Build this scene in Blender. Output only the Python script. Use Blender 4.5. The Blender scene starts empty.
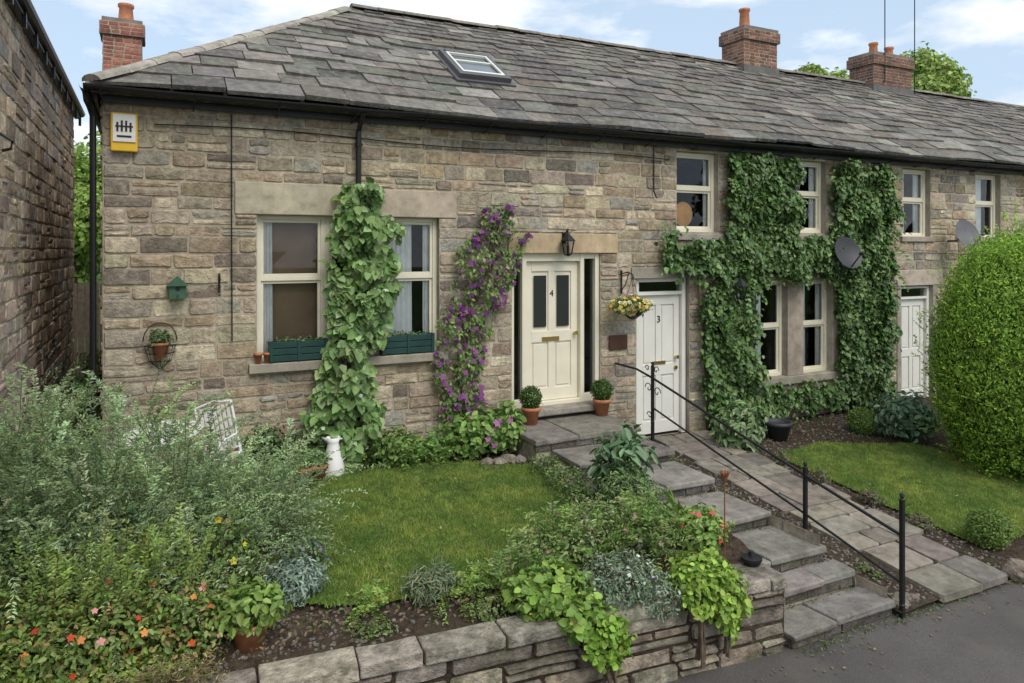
import bpy, math, random
import numpy as np
from mathutils import Vector, Matrix, noise
random.seed(7); rng=np.random.default_rng(7)
R=random.uniform
scene=bpy.context.scene
# ---------------------------------------------------------------- materials
def newmat(name):
    m=bpy.data.materials.new(name); m.use_nodes=True
    nt=m.node_tree; b=nt.nodes['Principled BSDF']; return m,nt,b
def mat(name,col=None,rough=.8,metal=0,var=.25,vs=6,bs=40,bump=.3,dist=.01,big=.0,bigs=.8,spec=.4,moss=None,moss2=None,streak=0):
    """col None -> vertex attribute Col"""
    m,nt,b=newmat(name); N=nt.nodes; L=nt.links
    b.inputs['Roughness'].default_value=rough; b.inputs['Metallic'].default_value=metal
    b.inputs['Specular IOR Level'].default_value=spec
    tc=N.new('ShaderNodeTexCoord')
    if col is None:
        a=N.new('ShaderNodeAttribute'); a.attribute_name='Col'; base=a.outputs['Color']
    else:
        a=N.new('ShaderNodeRGB'); a.outputs[0].default_value=(*col,1); base=a.outputs[0]
    def noise_(s,d=5,vec=None):
        n=N.new('ShaderNodeTexNoise'); n.inputs['Scale'].default_value=s; n.inputs['Detail'].default_value=d
        n.inputs['Roughness'].default_value=.6
        L.new(vec or tc.outputs['Object'],n.inputs['Vector']); return n.outputs['Fac']
    def mulv(c,f,lo,hi):
        mr=N.new('ShaderNodeMapRange'); mr.inputs[1].default_value=.3; mr.inputs[2].default_value=.7
        mr.inputs[3].default_value=lo; mr.inputs[4].default_value=hi; L.new(f,mr.inputs[0])
        mx=N.new('ShaderNodeVectorMath'); mx.operation='SCALE'; L.new(c,mx.inputs[0]); L.new(mr.outputs[0],mx.inputs['Scale'])
        return mx.outputs[0]
    if var: base=mulv(base,noise_(vs),1-var,1+var)
    if big: base=mulv(base,noise_(bigs,3),1-big,1+big)
    for ms in (moss,moss2):
        if not ms: continue
        mr=N.new('ShaderNodeMapRange'); mr.inputs[1].default_value=.52; mr.inputs[2].default_value=.68
        mr.inputs[4].default_value=ms[3]; L.new(noise_(ms[4],6),mr.inputs[0])
        mx=N.new('ShaderNodeMixRGB'); L.new(mr.outputs[0],mx.inputs[0]); L.new(base,mx.inputs[1]); mx.inputs[2].default_value=(*ms[:3],1)
        base=mx.outputs[0]
    if streak:
        mp=N.new('ShaderNodeMapping'); mp.inputs['Scale'].default_value=(3.2,3.2,.35); L.new(tc.outputs['Object'],mp.inputs[0])
        base=mulv(base,noise_(1,5,mp.outputs[0]),1-streak,1+streak*.6)
    L.new(base,b.inputs['Base Color'])
    if bump:
        bp=N.new('ShaderNodeBump'); bp.inputs['Strength'].default_value=bump; bp.inputs['Distance'].default_value=dist
        L.new(noise_(bs,8),bp.inputs['Height']); L.new(bp.outputs[0],b.inputs['Normal'])
    return m
def leafmat(name,rough=.5,tr=.3):
    m,nt,b=newmat(name); N=nt.nodes; L=nt.links
    a=N.new('ShaderNodeAttribute'); a.attribute_name='Col'
    L.new(a.outputs['Color'],b.inputs['Base Color']); b.inputs['Roughness'].default_value=rough
    b.inputs['Specular IOR Level'].default_value=.35
    t=N.new('ShaderNodeBsdfTranslucent'); L.new(a.outputs['Color'],t.inputs['Color'])
    mx=N.new('ShaderNodeMixShader'); mx.inputs[0].default_value=tr
    L.new(b.outputs[0],mx.inputs[1]); L.new(t.outputs[0],mx.inputs[2])
    L.new(mx.outputs[0],N['Material Output'].inputs['Surface']); return m
STONE=mat('stone_m',None,.92,var=.34,vs=16,bs=38,bump=.9,dist=.025,big=.16,bigs=.9,spec=.2,moss=(.15,.12,.09,.5,7),moss2=(.52,.45,.33,.45,11),streak=.2)
MORTAR=mat('mortar_m',(.40,.345,.265),.95,var=.3,vs=20,bs=60,bump=.6,spec=.1,big=.25,streak=.2)
LINTEL=mat('lintel_m',None,.9,var=.2,vs=5,bs=70,bump=.4,big=.15,spec=.2,moss=(.20,.17,.14,.45,9),streak=.15)
TILE=mat('roof_tile_m',None,.85,var=.33,vs=8,bs=25,bump=.8,dist=.025,big=.22,bigs=1.2,spec=.25,moss=(.10,.10,.07,.45,3),moss2=(.30,.285,.25,.5,11))
SLAB=mat('slab_m',None,.7,var=.35,vs=7,bs=30,bump=.6,dist=.02,big=.25,bigs=2,spec=.35,moss=(.075,.075,.05,.7,4),moss2=(.30,.26,.22,.4,10))
MOSSY=mat('mossy_stone_m',None,.92,var=.4,vs=12,bs=35,bump=1,dist=.03,big=.25,bigs=2,spec=.2,moss=(.09,.095,.05,.75,5),moss2=(.07,.06,.05,.6,9))
BRICKM=mat('brick_m',None,.9,var=.3,vs=20,bs=60,bump=.5,spec=.2,moss=(.08,.065,.05,.5,4))
CREAM=mat('cream_paint_m',(.74,.69,.55),.45,var=.06,vs=3,bump=.05,bs=30)
WHITE=mat('white_paint_m',(.72,.71,.65),.45,var=.05,vs=3,bump=.05,bs=30)
BLACK=mat('black_iron_m',(.012,.012,.013),.4,var=.3,vs=20,bump=.2,bs=80)
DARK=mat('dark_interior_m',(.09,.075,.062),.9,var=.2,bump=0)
TERRA=mat('terracotta_m',(.42,.17,.085),.8,var=.3,vs=15,bump=.2)
BRASS=mat('brass_m',(.6,.42,.15),.3,metal=1,var=.1,bump=0)
GREENP=mat('green_paint_m',(.012,.05,.045),.5,var=.2,bump=.1)
CURT=mat('curtain_m',(.88,.89,.88),.9,var=.1,bump=0)
WOODM=mat('wood_m',(.35,.2,.09),.6,var=.3,vs=12,bump=.3)
FENCEM=mat('fence_m',(.28,.22,.17),.85,var=.3,vs=12,bump=.4)
SOIL=mat('soil_m',(.07,.052,.038),.95,var=.5,vs=18,bs=30,bump=1,dist=.05,big=.3,spec=.1,moss=(.06,.07,.03,.5,3))
ASPH=mat('asphalt_m',(.105,.097,.09),.88,var=.3,vs=90,bs=160,bump=.9,dist=.01,big=.22,bigs=.9,spec=.25,moss=(.14,.128,.112,.6,1.6))
GRASSB=mat('lawn_base_m',(.10,.17,.028),.95,var=.4,vs=25,bs=80,bump=1,dist=.03,big=.2,spec=.05)
FIELD=mat('field_m',(.06,.10,.03),.95,var=.4,vs=.6,bump=.3,bs=4,spec=.05)
ENAM=mat('enamel_m',(.8,.8,.78),.25,var=.03,bump=0)
YEL=mat('alarm_yellow_m',(.75,.45,.03),.45,var=.06,bump=0)
DISHG=mat('dish_grey_m',(.04,.04,.045),.5,var=.1,bump=0)
BARK=mat('bark_m',(.11,.08,.055),.95,var=.4,vs=15,bump=.7)
RUST=mat('rust_m',(.20,.07,.03),.8,var=.3,bump=.2)
BLIND=mat('blind_m',(.30,.20,.13),.8,var=.15,vs=3,bump=0)
LEAF=leafmat('leaf_m'); GLOSSLEAF=leafmat('gloss_leaf_m',.36,.2); PETAL=leafmat('petal_m',.6,.25)
CONIF=leafmat('conifer_m',.7,.25); GRASS=leafmat('grass_m',.6,.4)
# glass
GLASS,nt,b=newmat('glass_m'); N=nt.nodes; L=nt.links
g=N.new('ShaderNodeBsdfGlossy'); g.inputs['Roughness'].default_value=.02; g.inputs['Color'].default_value=(.9,.95,1,1)
t=N.new('ShaderNodeBsdfTransparent'); t.inputs['Color'].default_value=(.9,.92,.91,1)
fr=N.new('ShaderNodeFresnel'); fr.inputs['IOR'].default_value=1.5
mx=N.new('ShaderNodeMixShader'); L.new(fr.outputs[0],mx.inputs[0]); L.new(t.outputs[0],mx.inputs[1]); L.new(g.outputs[0],mx.inputs[2])
L.new(mx.outputs[0],N['Material Output'].inputs['Surface'])
# ---------------------------------------------------------------- geometry helpers
def empty(name):
    o=bpy.data.objects.new(name,None); scene.collection.objects.link(o); o.empty_display_size=.2; return o
def fastmesh(name,V,F,C,m,parent=None,smooth=False):
    V=np.asarray(V,dtype=np.float32); F=np.asarray(F,dtype=np.int32)
    me=bpy.data.meshes.new(name); k=F.shape[1]
    me.vertices.add(len(V)); me.vertices.foreach_set('co',V.ravel())
    me.loops.add(F.size); me.loops.foreach_set('vertex_index',F.ravel())
    me.polygons.add(len(F)); me.polygons.foreach_set('loop_start',np.arange(len(F),dtype=np.int32)*k)
    me.update(calc_edges=True)
    if C is not None:
        a=me.attributes.new('Col','FLOAT_COLOR','POINT')
        c=np.ones((len(V),4),dtype=np.float32); c[:,:3]=C; a.data.foreach_set('color',c.ravel())
    me.materials.append(m); o=bpy.data.objects.new(name,me); scene.collection.objects.link(o)
    if parent: o.parent=parent
    if smooth: me.polygons.foreach_set('use_smooth',[True]*len(F))
    return o
class G:
    def __init__(s): s.v=[];s.f=[];s.c=[]
    def add(s,vs,fs,col=(.5,.5,.5)):
        n=len(s.v); s.v+= [tuple(p) for p in vs]; s.f+=[tuple(i+n for i in f) for f in fs]; s.c+=[col]*len(vs); return s
    def box(s,x0,x1,y0,y1,z0,z1,col=(.5,.5,.5),j=0):
        vs=[(x,y,z) for x in(x0,x1) for y in(y0,y1) for z in(z0,z1)]
        if j: vs=[(x+R(-j,j),y+R(-j,j),z+R(-j,j)) for x,y,z in vs]
        return s.add(vs,[(0,1,3,2),(4,6,7,5),(0,4,5,1),(2,3,7,6),(0,2,6,4),(1,5,7,3)],col)
    def tube(s,pts,r,n=8,col=(.5,.5,.5)):
        pts=[Vector(p) for p in pts]; rs=r if isinstance(r,(list,tuple)) else [r]*len(pts)
        vs=[];fs=[]
        for i,p in enumerate(pts):
            d=(pts[min(i+1,len(pts)-1)]-pts[max(i-1,0)]).normalized()
            a=d.cross(Vector((0,0,1)) if abs(d.z)<.95 else Vector((1,0,0))).normalized(); b=d.cross(a)
            for k in range(n):
                t=2*math.pi*k/n; vs.append(p+a*math.cos(t)*rs[i]+b*math.sin(t)*rs[i])
        for i in range(len(pts)-1):
            for k in range(n): fs.append((i*n+k,i*n+(k+1)%n,(i+1)*n+(k+1)%n,(i+1)*n+k))
        fs.append(tuple(range(n))[::-1]); fs.append(tuple((len(pts)-1)*n+k for k in range(n)))
        return s.add(vs,fs,col)
    def lathe(s,cx,cy,prof,n=20,col=(.5,.5,.5)):
        vs=[(cx+r*math.cos(2*math.pi*k/n),cy+r*math.sin(2*math.pi*k/n),z) for r,z in prof for k in range(n)]
        fs=[(i*n+k,i*n+(k+1)%n,(i+1)*n+(k+1)%n,(i+1)*n+k) for i in range(len(prof)-1) for k in range(n)]
        return s.add(vs,fs,col)
    def make(s,name,m,parent=None,smooth=False,bevel=0):
        me=bpy.data.meshes.new(name); me.from_pydata(s.v,[],s.f); me.update()
        a=me.attributes.new('Col','FLOAT_COLOR','POINT')
        c=np.ones((len(s.v),4),dtype=np.float32); c[:,:3]=np.array(s.c); a.data.foreach_set('color',c.ravel())
        me.materials.append(m); o=bpy.data.objects.new(name,me); scene.collection.objects.link(o)
        if parent: o.parent=parent
        if smooth: me.polygons.foreach_set('use_smooth',[True]*len(me.polygons))
        if bevel:
            b=o.modifiers.new('b','BEVEL'); b.width=bevel; b.segments=2; b.limit_method='ANGLE'
        return o
def vary(c,a=.15,h=.04):
    k=1+R(-a,a); return tuple(max(.005,x*k+R(-h,h)*x) for x in c)
STONEPAL=[(.40,.34,.255)]*4+[(.47,.40,.295)]*4+[(.37,.295,.205)]*3+[(.53,.45,.33)]*2+[(.23,.195,.155)]*2+[(.40,.31,.225)]*1+[(.34,.315,.265)]*3
def masonry(name,O,U,u0,u1,z0,z1,holes=(),parent=None,ch=(.12,.205),sl=(.20,.58),prot=(.005,.022),gap=.013,pal=STONEPAL,m=STONE,mort=MORTAR,a=.2,rough=True):
    O=Vector(O); U=Vector(U).normalized(); Nn=U.cross(Vector((0,0,1))).normalized()
    def P(u,z,d): return O+U*u+Nn*d+Vector((0,0,z))
    g=G(); z=z0
    while z<z1-.02:
        h=min(R(*ch),z1-z)
        if z1-(z+h)<.05: h=z1-z
        bps={u0,u1}
        for (a0,a1,b0,b1) in holes:
            if b0<z+h and b1>z: bps|={a0,a1}
        bps=sorted(x for x in bps if u0<=x<=u1)
        for s0,s1 in zip(bps,bps[1:]):
            lo,hi=z,z+h; mid=(s0+s1)/2
            for (a0,a1,b0,b1) in holes:
                if a0<mid<a1 and b0<z+h and b1>z:
                    if b0<=lo and b1>=hi: lo=hi
                    elif b0<=lo: lo=b1
                    else: hi=b0
            if hi-lo<.025 or s1-s0<.02: continue
            u=s0
            while u<s1-.001:
                l=R(*sl)*(1 if h>.12 else .8)
                if s1-(u+l)<sl[0]*.8: l=s1-u
                parts=[(u,u+l,lo,hi)]
                if rough and hi-lo>.13 and random.random()<.17:
                    q=lo+(hi-lo)*R(.35,.65); parts=[(u,u+l,lo,q)]
                    if l>.3 and random.random()<.5: w=u+l*R(.35,.65); parts+=[(u,w,q,hi),(w,u+l,q,hi)]
                    else: parts+=[(u,u+l,q,hi)]
                for (ua,ub,pa,pb) in parts:
                    gg=gap*R(.5,1.4); p=R(*prot); J=.006 if rough else .0015; jj=lambda:R(-J,J)
                    x0,y0,x1,y1=ua+gg/2,pa+gg/2,ub-gg/2,pb-gg/2; c=min(R(.008,.028) if rough else .003,(x1-x0)*.25,(y1-y0)*.3); xm=x0+(x1-x0)*R(.35,.65)
                    out=[(x0+c*R(.5,1.3),y0),(xm,y0),(x1-c*R(.5,1.3),y0),(x1,y0+c*R(.5,1.2)),(x1,y1-c*R(.5,1.2)),(x1-c*R(.5,1.3),y1),(xm,y1),(x0+c*R(.5,1.3),y1),(x0,y1-c*R(.5,1.2)),(x0,y0+c*R(.5,1.2))]
                    out=[(x+jj(),y+jj()) for x,y in out]; cx,cy=(x0+x1)/2,(y0+y1)/2; ins=R(.007,.015) if rough else .004
                    kx=1-2*ins/(x1-x0); ky=1-2*ins/(y1-y0)
                    inn=[(cx+(x-cx)*kx+jj(),cy+(y-cy)*ky+jj()) for x,y in out]
                    jd=.005 if rough else .001
                    vs=[P(x,y,-.006) for x,y in out]+[P(x,y,p+R(-jd,jd)) for x,y in inn]+[P(cx+R(-.2,.2)*(x1-x0),cy,p+(R(-.002,.012) if rough else .001))]
                    tn=noise.noise(Vector(((ua+O.x)*.45,(pa+O.y)*.6,O.y+3)))
                    col=vary(random.choice(pal),a); col=(col[0]*(1+.10*tn),col[1]*(1+.04*tn),col[2]*(1-.12*tn))
                    g.add(vs,[(k,(k+1)%10,10+(k+1)%10,10+k) for k in range(10)]+[(10+k,10+(k+1)%10,20) for k in range(10)],col)
                u+=l
        z+=h
    o=g.make(name+'_stones' if parent else name,m,parent)
    us=sorted({u0,u1}|{x for h in holes for x in h[:2] if u0<x<u1}); zs=sorted({z0,z1}|{x for h in holes for x in h[2:] if z0<x<z1})
    b=G()
    for a0,a1 in zip(us,us[1:]):
        for b0,b1 in zip(zs,zs[1:]):
            mu,mz=(a0+a1)/2,(b0+b1)/2
            if any(h[0]<mu<h[1] and h[2]<mz<h[3] for h in holes): continue
            b.add([P(a0,b0,.003),P(a1,b0,.003),P(a1,b1,.003),P(a0,b1,.003)],[(0,1,2,3)])
    b.make(name+'_mortar',mort,parent or o)
    return o
# foliage -------------------------------------------------------------
LF=1.18
def unit(A): return A/np.maximum(np.linalg.norm(A,axis=1,keepdims=True),1e-6)
def rcol(n,cols,a=.25):
    cols=np.array(cols)*LF; c=cols[rng.integers(0,len(cols),n)]
    return c*(1+rng.uniform(-a,a,(n,1)))*(1+rng.uniform(-.08,.08,(n,3)))
def leaves(name,P,Nr,S,C,m=LEAF,w=.55,T=None,parent=None,fold=.12):
    n=len(P); Nr=unit(Nr)
    if T is None: T=rng.normal(size=(n,3)); T[:,2]-=.5
    T=unit(T-Nr*np.sum(T*Nr,axis=1,keepdims=True)); B=np.cross(Nr,T); S=np.asarray(S).reshape(-1,1)*np.ones((n,1))
    k=w*.5
    V=np.stack([P, P+T*.3*S+B*k*S+Nr*fold*S, P+T*.7*S+B*k*.75*S+Nr*fold*.6*S, P+T*S-Nr*.1*S, P+T*.7*S-B*k*.75*S+Nr*fold*.6*S, P+T*.3*S-B*k*S+Nr*fold*S],axis=1).reshape(-1,3)
    i=np.arange(n)[:,None]*6
    F=np.concatenate([i+np.array([[0,1,2,3]]),i+np.array([[0,3,4,5]])])
    return fastmesh(name,V,F,np.repeat(C,6,axis=0),m,parent)
def ell(E,n,shell=.4,lump=.16,zmin=None,freq=4.5):
    E=np.array(E,dtype=float); w=E[:,3]*E[:,4]+E[:,3]*E[:,5]+E[:,4]*E[:,5]; idx=rng.choice(len(E),n,p=w/w.sum())
    d=unit(rng.normal(size=(n,3))); ph=idx[:,None]*1.7
    l=np.sin(freq*d[:,0]+ph[:,0])*np.sin(freq*d[:,1]+1.3+ph[:,0])+np.sin(freq*1.9*d[:,2]+ph[:,0]*2)*np.sin(freq*2.1*d[:,0]+.4)
    r=(1-shell*rng.random(n)**1.6)*(1+lump*l)*(1+rng.normal(0,.035,n))
    P=E[idx,:3]+d*E[idx,3:]*r[:,None]; Nn=unit(d/E[idx,3:])
    if zmin is not None:
        k=P[:,2]>zmin; P,Nn=P[k],Nn[k]
    return P,Nn
def shrub(name,E,n,size,cols,m=LEAF,w=.55,shell=.45,lump=.16,zmin=.0,up=.4,parent=None,flowers=None,rnd=.7,stems=True):
    root=parent or empty(name)
    P,Nn=ell(E,n,shell,lump,zmin); k=len(P)
    N2=Nn*.7+np.array([0,0,up])+rng.normal(0,rnd*.6,(k,3))
    leaves('leaves',P,N2,rng.uniform(.6,1.3,k)*size,rcol(k,cols,.32),m,w,parent=root)
    if stems:
        g=G()
        for e in E:
            for q in range(6):
                a=R(0,6.28); g.tube([(e[0]+R(-.05,.05),e[1]+R(-.05,.05),zmin-.03),(e[0]+math.cos(a)*e[3]*.3,e[1]+math.sin(a)*e[4]*.3,e[2]),(e[0]+math.cos(a)*e[3]*.6,e[1]+math.sin(a)*e[4]*.6,e[2]+e[5]*.5)],[.012,.008,.004],5)
        g.make('stems',BARK,root)
    if flowers:
        fn,fs,fc=flowers; P,Nn=ell(E,fn,.06,lump,zmin); flower(P,Nn,fs,fc,root)
    return root
def flower(P,Nn,fs,fc,root,name='flowers',petals=5):
    n=len(P); PP=np.repeat(P,petals,0); NN=np.repeat(unit(Nn+np.array([0,-.3,.3])),petals,0)
    a=np.tile(np.arange(petals)*2*np.pi/petals,n); A=unit(np.cross(NN,np.array([[.3,.5,.8]]))); B=np.cross(NN,A)
    T=A*np.cos(a)[:,None]+B*np.sin(a)[:,None]
    c=np.repeat(rcol(n,fc,.2)/LF,petals,0)
    leaves(name,PP,NN,np.repeat(fs*rng.uniform(.6,1.25,n),petals),c,PETAL,.8,T,root)
def sprays(name,E,n,L,k,size,cols,zmin,parent,droop=.35,m=LEAF,w=.45,up=.5,spread=.5):
    P0,Nn=ell(E,n,.75,.12,zmin); n=len(P0)
    D=unit(Nn+np.array([0,0,up])+rng.normal(0,spread,(n,3))); Ls=L*rng.uniform(.6,1.3,(n,1))
    Ps=[];Ts=[];Ns=[];Cs=[]; base=rcol(n,cols,.3); S=unit(np.cross(D,np.array([[0,0,1.]])))
    for i in range(k):
        s=(i+1)/k
        for sd in(-1,1):
            p=P0+D*Ls*s; p=p-np.array([0,0,1])*droop*s*s*Ls
            Ps.append(p+rng.normal(0,.004,p.shape)); Ts.append(D*.6+S*sd*.8+rng.normal(0,.2,D.shape)-np.array([0,0,droop*s])); Ns.append(np.cross(S,D)*1.0+rng.normal(0,.35,D.shape)); Cs.append(base*rng.uniform(.8,1.25,(n,1))*(1+.25*s))
    P=np.concatenate(Ps); leaves(name,P,np.concatenate(Ns),size*rng.uniform(.7,1.3,len(P)),np.concatenate(Cs),m,w,np.concatenate(Ts),parent)
    V=[];s5=np.linspace(0,1,4)
    for s in s5:
        p=P0+D*Ls*s-np.array([0,0,1])*droop*s*s*Ls; V+= [p+S*.002,p-S*.002]
    V=np.stack(V,1).reshape(-1,3); i=np.arange(n)[:,None]*8
    F=np.concatenate([i+np.array([[2*q,2*q+1,2*q+3,2*q+2]]) for q in range(3)])
    fastmesh(name+'_twigs',V,F,np.tile([[.14,.11,.07]],(len(V),1)),LEAF,parent)
# ================================================================= GROUND
def grid(name,x0,x1,y0,y1,nx,ny,zf,m,parent=None,keep=None,smooth=True):
    xs=np.linspace(x0,x1,nx+1); ys=np.linspace(y0,y1,ny+1); V=[(x,y,zf(x,y)) for y in ys for x in xs]; F=[]
    for j in range(ny):
        for i in range(nx):
            if keep and not keep((xs[i]+xs[i+1])/2,(ys[j]+ys[j+1])/2): continue
            a=j*(nx+1)+i; F.append((a,a+1,a+nx+2,a+nx+1))
    return fastmesh(name,V,F,None,m,parent,smooth)
g=G(); g.add([(-900,-900,-.06),(900,-900,-.06),(900,900,-.06),(-900,900,-.06)],[(0,1,2,3)]); g.make('ground',FIELD)
def nz(x,y,s,a): return a*noise.noise(Vector((x*s,y*s,3.1)))
grid('road',-40,60,-16,-3.3,200,30,lambda x,y:nz(x,y,.6,.012)+(-.0),ASPH)
def wallY(x): return -3.95-(x+1.25)*.0903
def zl(x,y):
    d=max(0,min(1,(y-wallY(x)-.05)/.5)); return .56+.18*d+nz(x,y,2.2,.03)+nz(x,y,9,.014)
grid('garden_soil',-1.25,4.86,-4.45,.02,130,100,zl,SOIL,None,lambda x,y:y>wallY(x)+.04)
def zr(x,y): return .53+.1*y+nz(x,y,1.5,.02)
grid('garden_soil',6.2,26,-4.62,.02,240,60,lambda x,y:zr(x,y)+nz(x,y,8,.012),SOIL)
grid('yard_ground',-40,70,.25,80,20,20,lambda x,y:.80,FIELD)
def inL(x,y):
    a=math.atan2(y+2.15,x-2.4); k=1+.03*math.sin(5*a)+.02*math.sin(11*a+1)
    return (abs((x-2.42)/1.95)**2.5+abs((y+2.12)/1.64)**2.5)<k
PR=[(8.1,-1.3),(9.2,-1.15),(10.6,-1.7),(11.2,-3.4),(10,-4.15),(8.2,-4.2)]
def inR(x,y):
    c=False; n=len(PR)
    for i in range(n):
        (ax,ay),(bx,by)=PR[i],PR[(i+1)%n]
        if (ay>y)!=(by>y) and x<(bx-ax)*(y-ay)/(by-ay)+ax: c=not c
    return c
def zlawn(x,y): return .772+nz(x,y,1.2,.02)
def lawn(name,x0,x1,y0,y1,inside,zf,n):
    root=grid(name,x0,x1,y0,y1,110,100,zf,GRASSB,None,inside)
    P=[]
    while len(P)<n:
        x,y=R(x0,x1),R(y0,y1)
        if inside(x+R(-.04,.04),y+R(-.04,.04)): P.append((x,y,zf(x,y)-.004))
    P=np.array(P); n=len(P); a=rng.uniform(0,6.28,n)
    pn=np.array([noise.noise(Vector((p[0]*2.2,p[1]*2.2,0))) for p in P])[:,None]
    pn2=np.array([noise.noise(Vector((p[0]*9,p[1]*9,5))) for p in P])[:,None]
    h=rng.uniform(.014,.036,n)*(1.1+.9*pn2[:,0])
    A=np.stack([np.cos(a),np.sin(a),0*a],1)*.0045; tip=P+np.stack([rng.normal(0,.016,n),rng.normal(0,.016,n),h],1)
    V=np.stack([P-A,P+A,tip],1).reshape(-1,3); F=np.arange(3*n).reshape(-1,3)
    C=rcol(n,[(.185,.285,.055),(.22,.31,.07),(.15,.235,.045),(.28,.29,.11)],.28)*(1+.4*pn+.5*pn2)
    C[:,0]*=(1+.25*pn[:,0])
    fastmesh('grass_blades',V,F,np.repeat(C,3,0),GRASS,root)
    q=P[rng.choice(n,70)]+np.array([0,0,.035]); leaves('fallen_leaves',q,np.array([[0,0,1.]])+rng.normal(0,.3,q.shape),rng.uniform(.02,.045,70),rcol(70,[(.3,.24,.1),(.22,.14,.07),(.3,.33,.12)]),LEAF,parent=root)
lawn('lawn',.4,4.45,-3.85,-.4,inL,zlawn,110000)
lawn('lawn',7.9,11.3,-4.3,-1.1,inR,lambda x,y:zr(x,y)+.03,80000)
# ================================================================= COTTAGE
house=empty('stone_cottage')
EZ=5.06; XL=-.46; XR=24
HOL=[(1.13,3.42,2.07,3.83),(4.49,5.95,1.19,3.36),(6.60,7.62,.50,2.97),(7.37,8.22,3.69,4.96),(9.88,10.70,3.70,4.96),(12.77,13.6,3.64,4.96),(15.04,15.9,3.62,4.96),
     (9.02,9.74,1.25,2.89),(10.12,10.84,1.25,2.89),(12.72,13.66,.50,2.72),(16.6,17.5,.5,2.7),(18.2,19.1,1.3,2.9),(18.2,19.1,3.62,4.96)]
BUFF=(.46,.405,.315); GREYB=(.36,.32,.26)
blocks=[(.88,2.35,3.83,4.21,BUFF,.022),(2.35,3.66,3.83,4.18,BUFF,.026),(1.03,3.52,1.96,2.07,GREYB,.09),(4.42,6.25,3.36,3.64,(.43,.345,.22),.04)]
blocks+=[(6.5,7.75,2.97,3.14,GREYB,.03)]
for (a,b) in[(7.37,8.22),(9.88,10.7),(12.77,13.6),(15.04,15.9),(18.2,19.1)]: blocks+=[(a-.08,b+.08,3.56,3.66,GREYB,.06)]
blocks+=[(8.86,11.0,2.89,3.12,GREYB,.03),(8.86,11.0,1.12,1.25,GREYB,.08),(8.86,9.02,1.25,2.89,GREYB,.03),(9.74,10.12,1.25,2.89,GREYB,.03),(10.84,11.0,1.25,2.89,GREYB,.03)]
blocks+=[(12.5,13.95,2.72,3.02,BUFF,.03),(12.6,12.72,.5,2.72,GREYB,.02),(13.66,13.8,.5,2.72,GREYB,.02),(16.4,17.7,2.7,3,BUFF,.03),(18.1,19.2,1.18,1.3,GREYB,.06),(18.1,19.2,2.9,3.1,GREYB,.03)]
allh=HOL+[(a,b,c,d) for a,b,c,d,_,_ in blocks]
masonry('front_wall',(0,0,0),(1,0,0),XL,XR,.3,EZ,allh,house)
masonry('side_wall',(XL,0,0),(0,-1,0),-7,0,.3,EZ,(),house)
gb=G()
for a,b,c,d,col,p in blocks: 
    n=max(1,int((b-a)/1.3)) if d-c<.2 else 1
    for i in range(n): gb.box(a+(b-a)*i/n+.003,a+(b-a)*(i+1)/n-.003,-p,.25,c,d,vary(col,.08))
gb.make('lintels_and_sills',LINTEL,house,bevel=.01)
gr=G()
for a,b,c,d in HOL:
    gr.add([(a,0,c),(a,.3,c),(a,.3,d),(a,0,d)],[(0,1,2,3)],GREYB); gr.add([(b,0,c),(b,.3,c),(b,.3,d),(b,0,d)],[(3,2,1,0)],GREYB)
    gr.add([(a,0,c-.001),(b,0,c-.001),(b,.3,c-.001),(a,.3,c-.001)],[(0,1,2,3)],GREYB); gr.add([(a,0,d+.001),(b,0,d+.001),(b,.3,d+.001),(a,.3,d+.001)],[(3,2,1,0)],GREYB)
gr.make('window_reveals',LINTEL,house)
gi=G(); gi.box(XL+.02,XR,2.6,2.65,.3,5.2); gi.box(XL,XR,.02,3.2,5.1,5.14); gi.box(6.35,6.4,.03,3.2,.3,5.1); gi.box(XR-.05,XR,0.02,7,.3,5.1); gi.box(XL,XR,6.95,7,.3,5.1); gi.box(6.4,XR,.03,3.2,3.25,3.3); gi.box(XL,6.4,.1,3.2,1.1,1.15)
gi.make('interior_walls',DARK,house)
g=G(); g.box(1.5,2.6,1.6,2.1,1.15,2.15); g.box(2.9,3.3,1.2,1.5,1.15,2.5); g.box(.2,.9,1.9,2.3,1.15,2.9); g.make('room_furniture',WOODM,house,bevel=.01)
# windows
gw=G(); gg=G(); gc=G()
def bar(g,x0,x1,z0,z1,y0,y1): g.box(x0,x1,y0,y1,z0,z1)
def sash(x0,x1,z0,z1,mid,y=.10,fw=.055,curt=None):
    bar(gw,x0,x0+fw,z0,z1,y,y+.08); bar(gw,x1-fw,x1,z0,z1,y,y+.08); bar(gw,x0+fw,x1-fw,z1-fw,z1,y,y+.08); bar(gw,x0+fw,x1-fw,z0,z0+fw*1.1,y-.02,y+.08)
    s=.035; a,b=x0+fw,x1-fw
    bar(gw,a,b,mid-.025,mid+.025,y+.012,y+.06)
    for (c,d,yy) in((z0+fw*1.1,mid-.025,y+.035),(mid+.025,z1-fw,y+.018)):
        bar(gw,a,a+s,c,d,yy,yy+.04); bar(gw,b-s,b,c,d,yy,yy+.04); bar(gw,a+s,b-s,d-s,d,yy,yy+.04); bar(gw,a+s,b-s,c,c+s,yy,yy+.04)
        t1=R(-.004,.004); gg.add([(a+s,yy+.02,c+s),(b-s,yy+.02+t1,c+s),(b-s,yy+.02-t1,d-s),(a+s,yy+.02,d-s)],[(0,1,2,3)])
    if curt:
        for (f0,f1) in curt:
            n=40; xs=[a+(b-a)*(f0+(f1-f0)*i/n) for i in range(n+1)]
            vs=[(x+.012*(1-q)*math.sin(i*.5),y+.1+.012*math.sin(i*1.05)+R(-.002,.002),zz) for q,zz in enumerate((z0,z1)) for i,x in enumerate(xs)]
            gc.add(vs,[(i,i+1,n+2+i,n+1+i) for i in range(n)])
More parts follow.
